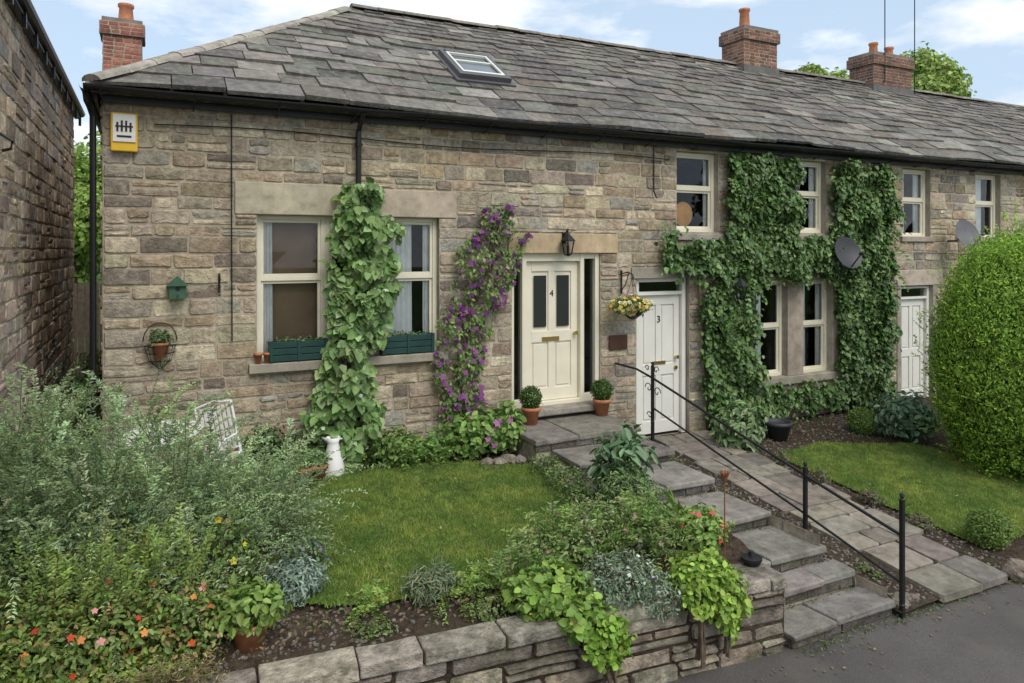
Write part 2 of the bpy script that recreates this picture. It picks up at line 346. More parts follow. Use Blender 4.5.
sash(1.13,1.95,2.07,3.83,3.06,curt=[(.03,.2)])
sash(1.95,2.60,2.07,3.83,3.06,curt=[(.0,.15)])
sash(2.60,3.42,2.07,3.83,3.06,curt=[(.0,.62),(.85,1.05)])
gbl=G(); gbl.box(1.33,2.0,.30,.305,2.1,3.8); gbl.make('window_blind',BLIND,house)
sash(7.37,8.22,3.69,4.96,4.38,curt=[(.88,1.04)]); sash(9.88,10.70,3.70,4.96,4.38,curt=[(0,.3),(.8,1.05)])
sash(12.77,13.6,3.64,4.96,4.36,curt=[(0,.35),(.75,1.05)]); sash(15.04,15.9,3.62,4.96,4.36,curt=[(0,.6)]); sash(18.2,19.1,3.62,4.96,4.36)
sash(9.02,9.74,1.25,2.89,2.1,curt=[(0,.42)]); sash(10.12,10.84,1.25,2.89,2.1,curt=[(.0,.35),(.8,1.05)]); sash(18.2,19.1,1.3,2.9,2.1)
def door(x0,x1,z0,z1,y,panels,name,m):
    gd=G(); gd.box(x0,x1,y+.02,y+.05,z0,z1)
    W=x1-x0
    def rr(a,b,c,d,yy=0): gd.box(x0+a*W,x0+b*W,y+yy,y+.02,z0+c*(z1-z0),z0+d*(z1-z0))
    rr(0,.13,0,1);rr(.87,1,0,1);rr(.44,.56,.08,.93)
    for c,d in((0,.09),(.42,.50),(.93,1)): rr(.13,.87,c,d,-.002)
    for p in panels:
        a,b,c,d=p; gd.box(x0+a*W+.03,x0+b*W-.03,y+.006,y+.02,z0+c*(z1-z0)+.03,z0+d*(z1-z0)-.03)
    return gd.make(name,m,house,bevel=.005)
door(4.74,5.62,1.25,3.24,.10,[(.13,.44,.09,.42),(.56,.87,.09,.42)],'cream_door',CREAM)
gk=G()
for a,b in((.17,.40),(.60,.83)):
    x0=4.74+a*.88; x1=4.74+b*.88; gk.box(x0,x1,.098,.104,1.25+.53*1.99,1.25+.90*1.99)
gk.make('door_glazing',mat('dark_glass_m',(.03,.032,.035),.08,var=0,bump=0,spec=.6),house)
gf=G()
for x0,x1 in((4.49,4.54),(4.67,4.735),(5.625,5.69),(5.88,5.95)): gf.box(x0,x1,.03,.16,1.19,3.36)
for x0,x1 in((4.54,4.67),(5.69,5.88)): 
    gf.box(x0,x1,.04,.15,1.19,1.30); gf.box(x0,x1,.04,.15,3.28,3.36)
gf.box(4.735,5.625,.04,.15,3.245,3.36); gf.box(4.735,5.625,.02,.16,1.19,1.245)
gf.make('door_frame',CREAM,house,bevel=.004)
for x0,x1 in((4.54,4.67),(5.69,5.88)): gg.add([(x0,.1,1.3),(x1,.1,1.3),(x1,.1,3.28),(x0,.1,3.28)],[(0,1,2,3)])
door(6.70,7.52,.55,2.70,.12,[(.13,.44,.09,.42),(.56,.87,.09,.42),(.13,.44,.5,.93),(.56,.87,.5,.93)],'white_door',WHITE)
g=G(); g.box(6.62,6.695,.06,.2,.52,2.97);g.box(7.525,7.60,.06,.2,.52,2.97);g.box(6.695,7.525,.06,.2,2.705,2.76);g.box(6.695,7.525,.06,.2,2.91,2.97); g.make('door_frame',WHITE,house,bevel=.004)
gg.add([(6.7,.12,2.76),(7.52,.12,2.76),(7.52,.12,2.91),(6.7,.12,2.91)],[(0,1,2,3)])
for x in(12.72,16.6):
    door(x+.08,x+.86,.54,2.45,.12,[(.13,.44,.09,.42),(.56,.87,.09,.42),(.13,.44,.5,.93),(.56,.87,.5,.93)],'white_door',WHITE)
    g=G(); g.box(x,x+.075,.06,.2,.5,2.7);g.box(x+.865,x+.94,.06,.2,.5,2.7);g.box(x+.075,x+.865,.06,.2,2.455,2.5);g.box(x+.075,x+.865,.06,.2,2.66,2.7); g.make('door_frame',WHITE,house,bevel=.004)
    gg.add([(x+.08,.12,2.5),(x+.86,.12,2.5),(x+.86,.12,2.66),(x+.08,.12,2.66)],[(0,1,2,3)])
gw.make('window_frames',CREAM,house,bevel=.004); gg.make('window_glass',GLASS,house); gc.make('curtains',CURT,house,smooth=True)
g=G(); g.box(5.02,5.30,.085,.1,2.10,2.16); g.tube([(5.56,.1,2.2),(5.56,.03,2.2)],[.018,.03],12); g.tube([(7.44,.12,1.72),(7.44,.05,1.72)],[.018,.03],12); g.box(7.0,7.24,.105,.12,1.62,1.67);g.tube([(7.44,.12,1.55),(7.44,.09,1.55)],.03,12)
g.make('door_furniture',BRASS,house)
def text(s,x,y,z,size,m,parent,name):
    c=bpy.data.curves.new(name,'FONT'); c.body=s; c.size=size; c.extrude=.003; c.align_x='CENTER'; c.align_y='CENTER'
    o=bpy.data.objects.new(name,c); scene.collection.objects.link(o); o.location=(x,y,z); o.rotation_euler=(math.pi/2,0,0); c.materials.append(m); o.parent=parent; return o
text('4',5.18,.095,2.78,.13,BLACK,house,'number_4'); text('3',7.11,.112,2.32,.15,BLACK,house,'number_3')
g=G(); vs=[];n=24
for yy in(.188,.205): vs+=[(7.66+.19*math.cos(2*math.pi*k/n),yy,3.98+.2*math.sin(2*math.pi*k/n)) for k in range(n)]
g.add(vs,[tuple(range(n)),tuple(range(n,2*n))[::-1]]+[(k,(k+1)%n,n+(k+1)%n,n+k) for k in range(n)]); g.box(7.63,7.69,.19,.203,3.4,3.8); g.make('oval_chair_back',mat('pale_wood_m',(.8,.42,.14),.5,bump=0),house)
# ---------------- roof
rg=G(); Y0,Z0=-.27,5.13; Y1,Z1=3.5,7.56; sl=(Z1-Z0)/(Y1-Y0); XE=XL-.10
TP=[(.15,.14,.127)]*4+[(.19,.176,.157)]*3+[(.112,.104,.097)]*3+[(.25,.232,.205)]+[(.158,.138,.118)]*2+[(.135,.137,.112)]
def roofside(toW,L0,L1,hip0,hip1):
    run=Y1-Y0
    n=16; hs=[1.3-.65*i/(n-1) for i in range(n)]; tot=sum(hs); b=0
    for i,h in enumerate(hs):
        h/=tot; b1=b+h; e0=L0+(run*b if hip0 else 0); e1=L0+(run*b1 if hip0 else 0); f0=L1-(run*b if hip1 else 0); f1=L1-(run*b1 if hip1 else 0)
        u=e0; first=True
        while u<f0-.001:
            l=R(.30,.70)*(1.25-.5*b)
            if f0-(u+l)<.25: l=f0-u
            last=u+l>=f0-.001
            th=R(.026,.05); lift=R(0,.018); g0=R(.003,.009)
            bl,br=(u+g0,u+l-g0); tl=max(e1,bl) if first else bl; tr=min(f1,br) if last else br
            if tr<tl+.02: tr=tl+.02
            bb=b+R(-.005,.005); b2=bb+R(-.003,.003); bt=b1+.02; k=R(-.01,.01)
            P=[toW(bl,bb,.03+lift+th+k),toW(br,b2,.03+lift+th-k),toW(tr,bt,.012+th),toW(tl,bt,.012+th),toW(bl,bb,.02+lift),toW(br,b2,.02+lift),toW(tr,bt,0),toW(tl,bt,0)]
            rg.add(P,[(0,1,2,3),(4,5,1,0),(5,6,2,1),(7,4,0,3)],vary(random.choice(TP),.22))
            u+=l; first=False
        b=b1
nl=math.hypot(1,sl); ny,nzz=-sl/nl,1/nl
undul=lambda x,b:.035*noise.noise(Vector((x*.35,b*1.5,0)))+.012*math.sin(x*.9)
def front(a,b,h): 
    h+=undul(a,b); return (a,Y0+(Y1-Y0)*b+ny*h,Z0+(Z1-Z0)*b+nzz*h)
def left(a,b,h): return (XE+(Y1-Y0)*b+ny*h,Y1+(Y1-a),Z0+(Z1-Z0)*b+nzz*h)
roofside(front,XE,XR,True,False)
roofside(left,Y0,2*Y1-Y0,True,True)
rg.make('roof_tiles',TILE,house)
ru=G(); k=Y1-Y0
ru.add([(XE,Y0,Z0-.03),(XR,Y0,Z0-.03),(XR,Y1,Z1-.05),(XE+k,Y1,Z1-.05),(XE,2*Y1-Y0,Z0-.01),(XR,2*Y1-Y0,Z0-.01)],[(0,1,2,3),(4,3,2,5),(0,3,4)],(.08,.075,.07)); ru.add([(XE,Y0,Z0-.05),(XR,Y0,Z0-.05),(XR,2*Y1-Y0,Z0-.05),(XE,2*Y1-Y0,Z0-.05)],[(0,1,2,3)],(.05,.05,.05))
ru.make('roof_underlay',TILE,house)
rc=G()
def caps(a,b,L,w,col):
    a=Vector(a);b=Vector(b);d=(b-a);n=int(d.length/L);d=d.normalized();s=d.cross(Vector((0,0,1))).normalized();u=s.cross(d)
    if u.z<0:u=-u
    for i in range(n):
        p=a+d*(i*L+.004)+u*R(-.01,.01); q=a+d*((i+1)*L-.006)+u*R(-.01,.01); vs=[]
        for pt in(p,q):
            for t in range(7):
                an=math.pi*t/6; vs.append(pt+s*w*math.cos(an)+u*(w*.55*math.sin(an)-.03))
        rc.add(vs,[(t,t+1,t+8,t+7) for t in range(6)]+[tuple(range(7))[::-1],tuple(range(7,14))],vary(col,.15))
caps((XE+k-.1,Y1,Z1+.06),(XR,Y1,Z1+.06),.46,.15,(.22,.20,.17))
caps((XE,Y0,Z0+.07),(XE+k,Y1,Z1+.09),.42,.13,(.36,.33,.28))
caps((XE,2*Y1-Y0,Z0+.07),(XE+k,Y1,Z1+.09),.42,.13,(.3,.27,.23))
rc.make('ridge_and_hip_caps',TILE,house)
g=G()
def gutter(a,b,r=.05):
    a=Vector(a);b=Vector(b);d=(b-a).normalized();s=d.cross(Vector((0,0,1))); vs=[]
    m=40
    for i in range(m+1):
        pt=a+(b-a)*i/m+Vector((0,0,R(-.008,.008)))
        for t in range(9):
            an=math.pi+math.pi*t/8; vs.append(pt+s*r*math.cos(an)+Vector((0,0,r*math.sin(an))))
    g.add(vs,[(i*9+t,i*9+t+1,(i+1)*9+t+1,(i+1)*9+t) for i in range(m) for t in range(8)])
gutter((XE-.06,Y0-.04,Z0-.0),(XR,Y0-.04,Z0-.02)); gutter((XE-.05,Y0-.06,Z0),(XE-.05,7.3,Z0))
x=XE+.1
while x<XR: g.tube([(x,-.03,4.98),(x,Y0-.05,5.05),(x,Y0-.09,5.12)],.008,5); x+=.9
g.box(XE+.1,XR,-.10,-.06,5.0,5.08); g.box(XE+.03,XE+.06,-.12,7.2,4.99,5.1)
g.tube([(2.32,Y0-.04,5.08),(2.32,-.2,4.98),(2.32,-.08,4.88),(2.32,-.08,.8)],.034,10)
for z in(4.72,3.9,2.9,1.9): g.tube([(2.32,-.08,z-.02),(2.32,-.08,z+.02)],.046,10)
g.tube([(XE-.05,Y0+.15,5.08),(XE-.04,-.1,5.0),(XL-.09,.0,4.85),(XL-.09,.04,.8)],.034,10)
g.tube([(.845,-.035,4.98),(.845,-.04,3.6),(.85,-.04,2.35)],.008,6); g.tube([(6.9,-.04,5),(6.9,-.04,4.3),(6.95,-.045,4.2)],.01,6)
g.tube([(x,-.045,4.80+.03*math.sin(x*1.3)) for x in np.linspace(XL+.5,7.2,50)],.007,5)
g.tube([(x,-.04,3.33+.02*math.sin(x*2)) for x in np.linspace(12.4,15,12)],.006,5)
g.make('gutters_and_pipes',BLACK,house,smooth=False)
# skylight
sk=G(); sg=G(); sx,sb=4.47,.42
slope_len=math.hypot(Y1-Y0,Z1-Z0); hb=.50/slope_len*1.05
def rbox(g,a0,a1,b0,b1,h0,h1,col=(.5,)*3): g.add([front(a,b,h) for h in(h0,h1) for a,b in((a0,b0),(a1,b0),(a1,b1),(a0,b1))],[(4,5,6,7),(0,1,5,4),(1,2,6,5),(2,3,7,6),(3,0,4,7)],col)
rbox(sk,sx-.48,sx+.48,sb-hb*1.15,sb+hb*1.2,.02,.095)
rbox(sk,sx-.42,sx-.34,sb-hb,sb+hb,.09,.17);rbox(sk,sx+.34,sx+.42,sb-hb,sb+hb,.09,.17);rbox(sk,sx-.34,sx+.34,sb-hb,sb-hb*.82,.09,.17);rbox(sk,sx-.34,sx+.34,sb+hb*.8,sb+hb,.09,.19)
rbox(sg,sx-.34,sx+.34,sb-hb*.82,sb+hb*.8,.09,.135)
sk.make('skylight_frame',mat('skylight_grey_m',(.09,.09,.095),.5,var=.1,bump=0),house); sg.make('skylight_glass',mat('sky_glass_m',(.12,.14,.16),.05,var=0,bump=0,spec=1),house)
sk=G(); rbox(sk,sx-.34,sx+.34,sb+hb*.2,sb+hb*.28,.135,.16); rbox(sk,sx-.345,sx-.315,sb-hb*.8,sb+hb*.8,.15,.18); rbox(sk,sx+.315,sx+.345,sb-hb*.8,sb+hb*.8,.15,.18);rbox(sk,sx-.33,sx+.33,sb-hb*.82,sb-hb*.72,.14,.18);rbox(sk,sx-.33,sx+.33,sb+hb*.72,sb+hb*.8,.14,.18); sk.make('skylight_trim',WHITE,house)
# chimneys
BP=[(.25,.12,.09)]*3+[(.19,.10,.075)]*2+[(.30,.16,.12)]*2+[(.14,.09,.075)]
LEAD=mat('lead_m',(.13,.125,.12),.7,bump=.2)
def chimney(name,x0,x1,y0,y1,z0,z1,pots,pal=BP):
    r=empty(name)
    def ring(a,b,c,d,lo,hi):
        kw=dict(parent=r,ch=(.068,.078),sl=(.17,.23),prot=(.004,.012),gap=.01,pal=pal,m=BRICKM,rough=False)
        masonry('front',(0,c,0),(1,0,0),a,b,lo,hi,**kw); masonry('left',(a,0,0),(0,-1,0),-d,-c,lo,hi,**kw)
        masonry('right',(b,0,0),(0,1,0),c,d,lo,hi,**kw); masonry('back',(0,d,0),(-1,0,0),-b,-a,lo,hi,**kw)
    ring(x0,x1,y0,y1,z0,z1-.3); ring(x0-.05,x1+.05,y0-.05,y1+.05,z1-.3,z1-.08)
    g=G(); g.box(x0-.02,x1+.02,y0-.02,y1+.02,z1-.08,z1+.0,(.22,.19,.16),.006); g.box(x0-.055,x1+.055,y0-.055,y1+.055,z1-.31,z1-.298,(.2,.18,.15)); g.box(x0-.045,x1+.045,y0-.045,y1+.045,z1-.09,z1-.079,(.2,.18,.15)); g.make('capping',LINTEL,r)
    g=G(); g.box(x0-.03,x1+.03,y0-.03,y1+.03,z0+.15,z0+.43,(.25,.25,.25),.008) if z0>7 else g.box(x0-.02,x1+.02,y0-.02,y1+.02,z0,z0+.2); g.make('lead_flashing',LEAD,r)
    p=G()
    for px,py,h,rd in pots: p.lathe(px,py,[(rd*1.1,z1-.02),(rd*1.1,z1+.05),(rd,z1+.08),(rd*.86,z1+h-.08),(rd*1.05,z1+h-.05),(rd*1.05,z1+h),(rd*.75,z1+h),(rd*.7,z1+h-.3)],18)
    p.make('chimney_pots',TERRA,r,True)
chimney('chimney',11.85,12.85,3.15,3.85,7.1,8.42,[(12.2,3.5,.5,.12)])
chimney('chimney',16.15,17.6,3.15,3.85,7.1,8.36,[(16.6,3.5,.34,.11),(17.2,3.5,.3,.11)],[(.18,.09,.075),(.22,.11,.085),(.15,.09,.08)])
chimney('chimney',-.76,-.14,6.0,6.6,4.4,7.62,[(-.40,6.3,.35,.13)],[(.34,.13,.1),(.27,.11,.08),(.38,.18,.13)])
g=G(); g.tube([(16.5,3.1,7.6),(16.5,3.1,10.8)],.014,6); g.tube([(16.2,3.1,10.3),(16.8,3.1,10.3)],.008,5); g.make('tv_aerial',BLACK)
g=G(); g.tube([(17.8,3.2,7.4),(17.8,3.2,11.2)],.014,6); g.tube([(17.8,2.8,11.0),(17.8,3.6,11.0)],.008,5); g.make('tv_aerial',BLACK)
# ================================================================= LEFT BUILDING
lb=empty('stone_building')
masonry('side_wall',(-1.22,0,0),(0,1,0),-6,6,.0,5.86,(),lb,ch=(.13,.22),pal=[(min(.7,c[0]*1.28),c[1]*1.2,c[2]*1.22) for c in STONEPAL])
masonry('end_wall',(-1.22,6,0),(-1,0,0),0,5,0,5.86,(),lb); masonry('front_wall',(-6.22,-6,0),(1,0,0),0,5,0,5.86,(),lb)
g=G(); g.add([(-1.05,-6.2,5.85),(-1.05,6.15,5.85),(-4.2,6.15,8.3),(-4.2,-6.2,8.3)],[(0,1,2,3)],(.1,.1,.09)); g.make('roof',TILE,lb)
g=G(); g.tube([(-1.10,-6.2,5.84),(-1.10,6.1,5.84)],.06,10); g.box(-1.2,-1.12,-6,6.05,5.74,5.8)
y=-6
while y<6: g.box(-1.14,-1.1,y,y+.06,5.62,5.8); y+=.8
pts=[(-1.2,-2.05,4.35),(-1.05,-2.05,4.33),(-.98,-2.05,4.28),(-.99,-2.05,4.22),(-1.05,-2.05,4.2)]; g.tube(pts,.014,6); g.tube([(-1.2,-2.05,4.18),(-1.1,-2.05,4.3)],.01,6)
g.make('gutter_and_hook',BLACK,lb)
# ================================================================= STEPS
st=empty('stone_steps')
S=[(4.25,5.88,-1.1,1.04),(4.5,5.88,-1.76,.90),(4.6,5.88,-2.49,.75),(4.7,5.98,-3.28,.60),(4.75,6.08,-3.93,.45),(4.86,6.16,-4.2,.30),(4.86,6.24,-4.57,.15)]
gs=G(); gk=G(); gr=G(); yb=0
for i,(a,b,yf,z) in enumerate(S):
    xm=a+(b-a)*R(.35,.65); c=(.205,.187,.167)
    for (p,q) in((a+R(-.03,.03),xm-.006),(xm+.006,b+R(-.03,.03))):
        gs.box(p,q,yf+R(-.02,.02),yb+.02,z-.065,z+R(-.006,.006),vary(c,.2),.009)
    gk.box(a+.06,b-.06,yf+.05,max(yb,yf+.4),-.05 if i>3 else .3,z-.066,(.1,.09,.08))
    x=a+.04
    while x<b-.06:
        l=min(R(.2,.5),b-.04-x); gr.box(x,x+l-.008,yf+.03+R(-.006,.006),yf+.09,z-.15,z-.068,vary((.13,.115,.10),.25),.004); x+=l
    yb=yf
gs.box(4.5,5.95,-.22,.04,1.10,1.188,(.30,.27,.23)) 
gs.make('treads',SLAB,st,bevel=.016); gk.make('core',MORTAR,st); gr.make('risers',MOSSY,st,bevel=.01)
masonry('flank',(6.17,0,0),(0,1,0),-4.5,-3.95,0,.24,(),st); masonry('flank',(5.98,0,0),(0,1,0),-3.9,-.05,.1,.56,(),st)
# ================================================================= RETAINING WALL
rw=empty('garden_retaining_wall')
A=Vector((-1.25,-3.95,0)); B=Vector((4.84,-4.5,0)); U=(B-A).normalized(); Lw=(B-A).length
RP=[(.29,.26,.21)]*3+[(.24,.205,.165)]*2+[(.36,.31,.24)]+[(.18,.155,.13)]*2
masonry('face',A,U,0,Lw,-.02,.55,(),rw,ch=(.13,.2),sl=(.28,.65),prot=(.01,.05),gap=.02,pal=RP,mort=SOIL,m=MOSSY)
masonry('return',B,(0,1,0),0,.95,-.02,.56,(),rw,ch=(.13,.2),sl=(.2,.45),prot=(.0,.03),gap=.015,pal=RP,m=MOSSY)
gc2=G(); u=0; Nn=U.cross(Vector((0,0,1)))
while u<Lw-.02:
    l=min(R(.35,.7),Lw-u); w=R(.17,.22); h=R(.085,.11); o=R(.02,.05)
    vs=[]; tilt=R(-.008,.008)
    for z in(.55,.55+h):
        for (a,d) in((u+.006,o+.02),(u+l*.5,o+.02+R(-.008,.008)),(u+l-.006,o+.02+R(-.01,.01)),(u+l-.006,-w),(u+l*.5,-w),(u+.006,-w)):
            p=A+U*(a+R(-.006,.006))+Nn*(d+R(-.008,.008)); vs.append((p.x,p.y,z+((R(-.006,.006)+tilt*(1 if a>u+l*.6 else -1)) if z>.6 else 0)))
    gc2.add(vs,[(0,5,4,3,2,1),(6,7,10,11),(7,8,9,10)]+[(k,(k+1)%6,6+(k+1)%6,6+k) for k in range(6)],vary((.33,.30,.24),.22)); u+=l
gc2.make('coping_stones',MOSSY,rw,bevel=.012)
g=G(); g.box(4.3,4.83,-4.5,-3.6,.56,.66,(.25,.22,.19),.01); g.make('end_slab',MOSSY,rw,bevel=.015)
# ================================================================= PATH (irregular flags)
gp=G(); y=-.1
while y>-4.62:
    l=R(.28,.5); y2=max(y-l,-4.66); cuts=[6.8+R(-.05,.05)]+([7.33+R(-.22,.22)] if random.random()<.6 else [7.12+R(-.08,.08),7.5+R(-.08,.08)])+[7.86+R(-.08,.08)]
    for a,b in zip(cuts,cuts[1:]):
        c=[R(.01,.06) for _ in range(8)]; pts=[(a+c[0],y-.01),(b-c[1],y-.01),(b-.01,y-c[2]),(b-.01,y2+c[3]),(b-c[4],y2+.01),(a+c[5],y2+.01),(a+.01,y2+c[6]),(a+.01,y-c[7])]
        pts=[(p+R(-.01,.01),q+R(-.01,.01)) for p,q in pts][::-1]; dz=R(-.006,.006)
        Zp=lambda q:.53+.1*q+.04+dz
        vs=[(p,q,Zp(q)-.07) for p,q in pts]+[(p,q,Zp(q)+R(-.003,.003)) for p,q in pts]
        gp.add(vs,[tuple(range(8,16))]+[(k,(k+1)%8,8+(k+1)%8,8+k) for k in range(8)],vary((.22,.195,.16),.28))
    y=y2
gp.make('flagstone_path',SLAB,None,bevel=.008)
def rocks(name,pts,parent=None,col=(.25,.215,.175),n=10,m=6,M=MOSSY):
    g=G()
    for (x,y,z,r) in pts:
        s=R(0,99); vs=[]; sc=(R(.8,1.4),R(.7,1.1),R(.5,.8)); rot=R(0,3.14)
        for i in range(m+1):
            th=math.pi*i/m
            for k in range(n):
                ph=2*math.pi*k/n; d=Vector((math.sin(th)*math.cos(ph),math.sin(th)*math.sin(ph),math.cos(th)))
                q=r*(1+.35*noise.noise(d*1.6+Vector((s,0,0)))); dx,dy=d.x*q*sc[0],d.y*q*sc[1]
                vs.append((x+dx*math.cos(rot)-dy*math.sin(rot),y+dx*math.sin(rot)+dy*math.cos(rot),z+d.z*q*sc[2]))
        g.add(vs,[(i*n+k,(i+1)*n+k,(i+1)*n+(k+1)%n,i*n+(k+1)%n) for i in range(m) for k in range(n)],vary(col,.3))
    return g.make(name,M,parent)
rocks('rockery_edging',[(8.0+i*.33+R(-.05,.05),-4.62+R(-.05,.05),.08,R(.1,.18)) for i in range(16)]+[(6.45+R(-.1,.1),-4.5+R(-.1,.1),.08,R(.07,.12)) for i in range(4)])
rocks('bed_edging_stones',[(4.3+R(-.08,.08),-1.3-i*.22,.78,R(.06,.11)) for i in range(9)]+[(3.7+i*.14,-.95+R(-.05,.05),.8,R(.06,.1)) for i in range(4)])
pts=[]
for i in range(1500):
    y=R(-4.55,-.2); x=random.choice([R(6.28,6.78),R(7.88,8.2),R(6.28,6.78)]); pts.append((x,y,zr(x,y)+.005,R(.008,.022)))
for i in range(500):
    x=R(7.9,12.5); y=R(-1.15,-.1); pts.append((x,y,zr(x,y)+.005,R(.01,.028)))
for i in range(600):
    x=R(.2,2.6); y=R(-3.95,-3.5); pts.append((x,y,zl(x,y)+.003,R(.006,.02)))
rocks('gravel',pts,None,(.17,.15,.135),5,3,STONE)
P=np.stack([rng.uniform(-.4,4.7,1300),rng.uniform(-4.0,-3.3,1300),np.full(1300,.75)],1); P2=np.stack([rng.uniform(7.8,12,900),rng.uniform(-1.4,-.1,900),np.zeros(900)],1); P2[:,2]=.55+.1*P2[:,1]
P=np.concatenate([P,P2]); leaves('leaf_litter',P,np.array([[0,0,1.]])+rng.normal(0,.4,P.shape),rng.uniform(.02,.05,len(P)),rcol(len(P),[(.16,.10,.06),(.10,.07,.05),(.22,.17,.1),(.1,.15,.04)]),LEAF)
P=np.stack([rng.uniform(3,12,260),-4.62-np.abs(rng.normal(0,.22,260)),np.full(260,.016)],1); leaves('fallen_leaves',P,np.array([[0,0,1.]])+rng.normal(0,.25,P.shape),rng.uniform(.015,.04,260),rcol(260,[(.16,.10,.06),(.22,.17,.1),(.1,.13,.04)]),LEAF)
P=np.concatenate([np.stack([rng.uniform(4.9,8.6,500),-4.62+rng.normal(0,.03,500),np.full(500,.02)],1),np.stack([rng.uniform(4.9,6.1,240),rng.choice([-4.2,-3.93,-3.28,-2.49,-1.76],240)+rng.uniform(-.04,.01,240),np.zeros(240)],1)])
zz={-4.2:.15,-3.93:.30,-3.28:.45,-2.49:.60,-1.76:.75}
for q in range(500,740):
    kk=min(zz,key=lambda a:abs(a-P[q,1])); P[q,2]=zz[kk]+.004
leaves('moss_and_weeds',P,np.array([[0,0,.6]])+rng.normal(0,.7,P.shape),rng.uniform(.012,.035,len(P)),rcol(len(P),[(.12,.17,.05),(.08,.12,.04),(.16,.2,.08)]),LEAF)
# ================================================================= RAILING
g=G(); rx=6.24
for y,a,b in[(-.87,.90,1.86),(-3.49,.15,1.16),(-4.6,.0,1.16)]:
    g.box(rx-.018,rx+.018,y-.018,y+.018,a-.3,b-.06); g.lathe(rx,y,[(.0,b),(.018,b-.01),(.024,b-.03),(.012,b-.05),(.024,b-.06),(.024,b-.075)],10)
    g.lathe(rx,y,[(.018,a+.1),(.03,a+.12),(.018,a+.14)],10)
g.tube([(6.2,.0,1.72),(rx,-.5,1.70),(rx,-.87,1.63),(rx,-2.2,1.31),(rx,-3.49,1.01),(rx,-4.6,.76)],.016,8); g.tube([(rx,-.87,1.22),(rx,-2.2,.90),(rx,-3.49,.60),(rx,-4.6,.32)],.013,8)
def scroll(cx,cy,cz,r,sgn=1):
    pts=[(cx,cy+sgn*r*(1-t/14)*math.cos(t*.55),cz+r*(1-t/14)*math.sin(t*.55)) for t in range(13)]; g.tube(pts,.007,5)
scroll(rx,-.78,1.48,.08);scroll(rx,-.97,1.45,.08,-1);scroll(rx,-.80,1.1,.06);scroll(rx,-.95,1.75,.06,-1);scroll(rx,-.75,1.75,.05)
g.make('wrought_iron_railing',BLACK)
# ================================================================= WALL FITTINGS
r=empty('burglar_alarm_box'); g=G(); g.box(-.38,-.12,-.09,-.03,4.48,4.90); g.make('yellow_back',YEL,r,bevel=.012)
g=G(); g.box(-.36,-.14,-.105,-.088,4.58,4.88); g.make('white_panel',WHITE,r,bevel=.004)
g=G()
for i in range(4): g.box(-.325+i*.042,-.305+i*.042,-.11,-.104,4.69,4.82-abs(i-1.5)*.02)
g.box(-.335,-.165,-.112,-.105,4.74,4.755); g.box(-.32,-.18,-.111,-.105,4.63,4.65); g.make('stand_in_mark',BLACK,r)
r=empty('bird_house'); g=G(); g.box(.19,.36,-.17,-.04,2.87,3.03); g.add([(.16,-.2,3.01),(.275,-.2,3.12),(.39,-.2,3.01),(.16,-.03,3.01),(.275,-.03,3.12),(.39,-.03,3.01)],[(0,1,4,3),(1,2,5,4),(0,2,1),(3,4,5)]); g.tube([(.275,-.17,2.92),(.275,-.22,2.92)],.008,6); g.make('body',mat('bird_green_m',(.05,.12,.07),.7),r)
g=G(); g.tube([(.275,-.168,2.98),(.275,-.174,2.98)],.025,12); g.make('entrance_hole',BLACK,r)
g=G(); g.box(.70,.72,-.05,-.03,2.92,3.14); g.tube([(.71,-.04,3.1),(.71,-.15,3.13),(.71,-.2,3.08),(.71,-.17,3.04)],.007,6); g.tube([(.71,-.04,2.96),(.71,-.12,3.1)],.006,6); g.make('hanging_basket_bracket',BLACK)
r=empty('wire_wall_planter'); g=G()
for z,rr in((2.35,.16),(2.27,.15),(2.18,.11)):
    g.tube([(.1+rr*math.cos(a),-.03-rr*abs(math.sin(a)),z) for a in np.linspace(0,math.pi,14)],.006,5)
for a in np.linspace(0.2,2.9,7): g.tube([(.1+.16*math.cos(a),-.03-.16*math.sin(a),2.35),(.1+.11*math.cos(a),-.03-.11*math.sin(a),2.18),(.1,-.04,2.08)],.004,5)
g.tube([(.1+.17*math.cos(a),-.035,2.4+.2*math.sin(a)) for a in np.linspace(0,math.pi,14)],.006,5); g.make('wire_frame',BLACK,r)
g=G(); g.lathe(.1,-.12,[(.0,2.22),(.06,2.22),(.085,2.36),(.09,2.36),(.09,2.39),(.075,2.39)],16); g.make('pot',TERRA,r,True)
shrub('x',[(.1,-.12,2.45,.12,.1,.09)],250,.045,[(.10,.16,.06),(.14,.2,.09)],zmin=2.36,parent=r,stems=False)
for x0,x1 in((1.26,1.94),(2.62,3.32)):
    r=empty('window_box'); g=G()
    for i in range(3): g.box(x0,x1,-.085,-.07,2.085+i*.08,2.155+i*.08)
    g.box(x0,x1,.03,.045,2.08,2.32); g.box(x0,x0+.015,-.07,.03,2.08,2.32); g.box(x1-.015,x1,-.07,.03,2.08,2.32)
    for x in(x0,(x0+x1)/2-.02,x1-.04): g.box(x,x+.04,-.096,-.085,2.08,2.33)
    g.make('slats',GREENP,r,bevel=.003); g=G(); g.box(x0+.015,x1-.015,-.07,.03,2.1,2.28); g.make('soil',SOIL,r)
    shrub('x',[((x0+x1)/2,-.02,2.32,.3,.05,.05)],160,.04,[(.09,.16,.05),(.14,.2,.08)],zmin=2.28,parent=r,stems=False)
def pot(name,x,y,z,h,r1,m=TERRA):
    r=empty(name); g=G(); g.lathe(x,y,[(0,z),(r1*.68,z),(r1*.95,z+h*.8),(r1*1.1,z+h*.8),(r1*1.1,z+h),(r1*.92,z+h),(r1*.9,z+h*.88),(0,z+h*.88)],22); g.make('pot',m,r,True,bevel=0); return r
for x,z in((1.14,2.075),(1.24,2.075)): pot('terracotta_pot',x,-.04,z,.12,.045)
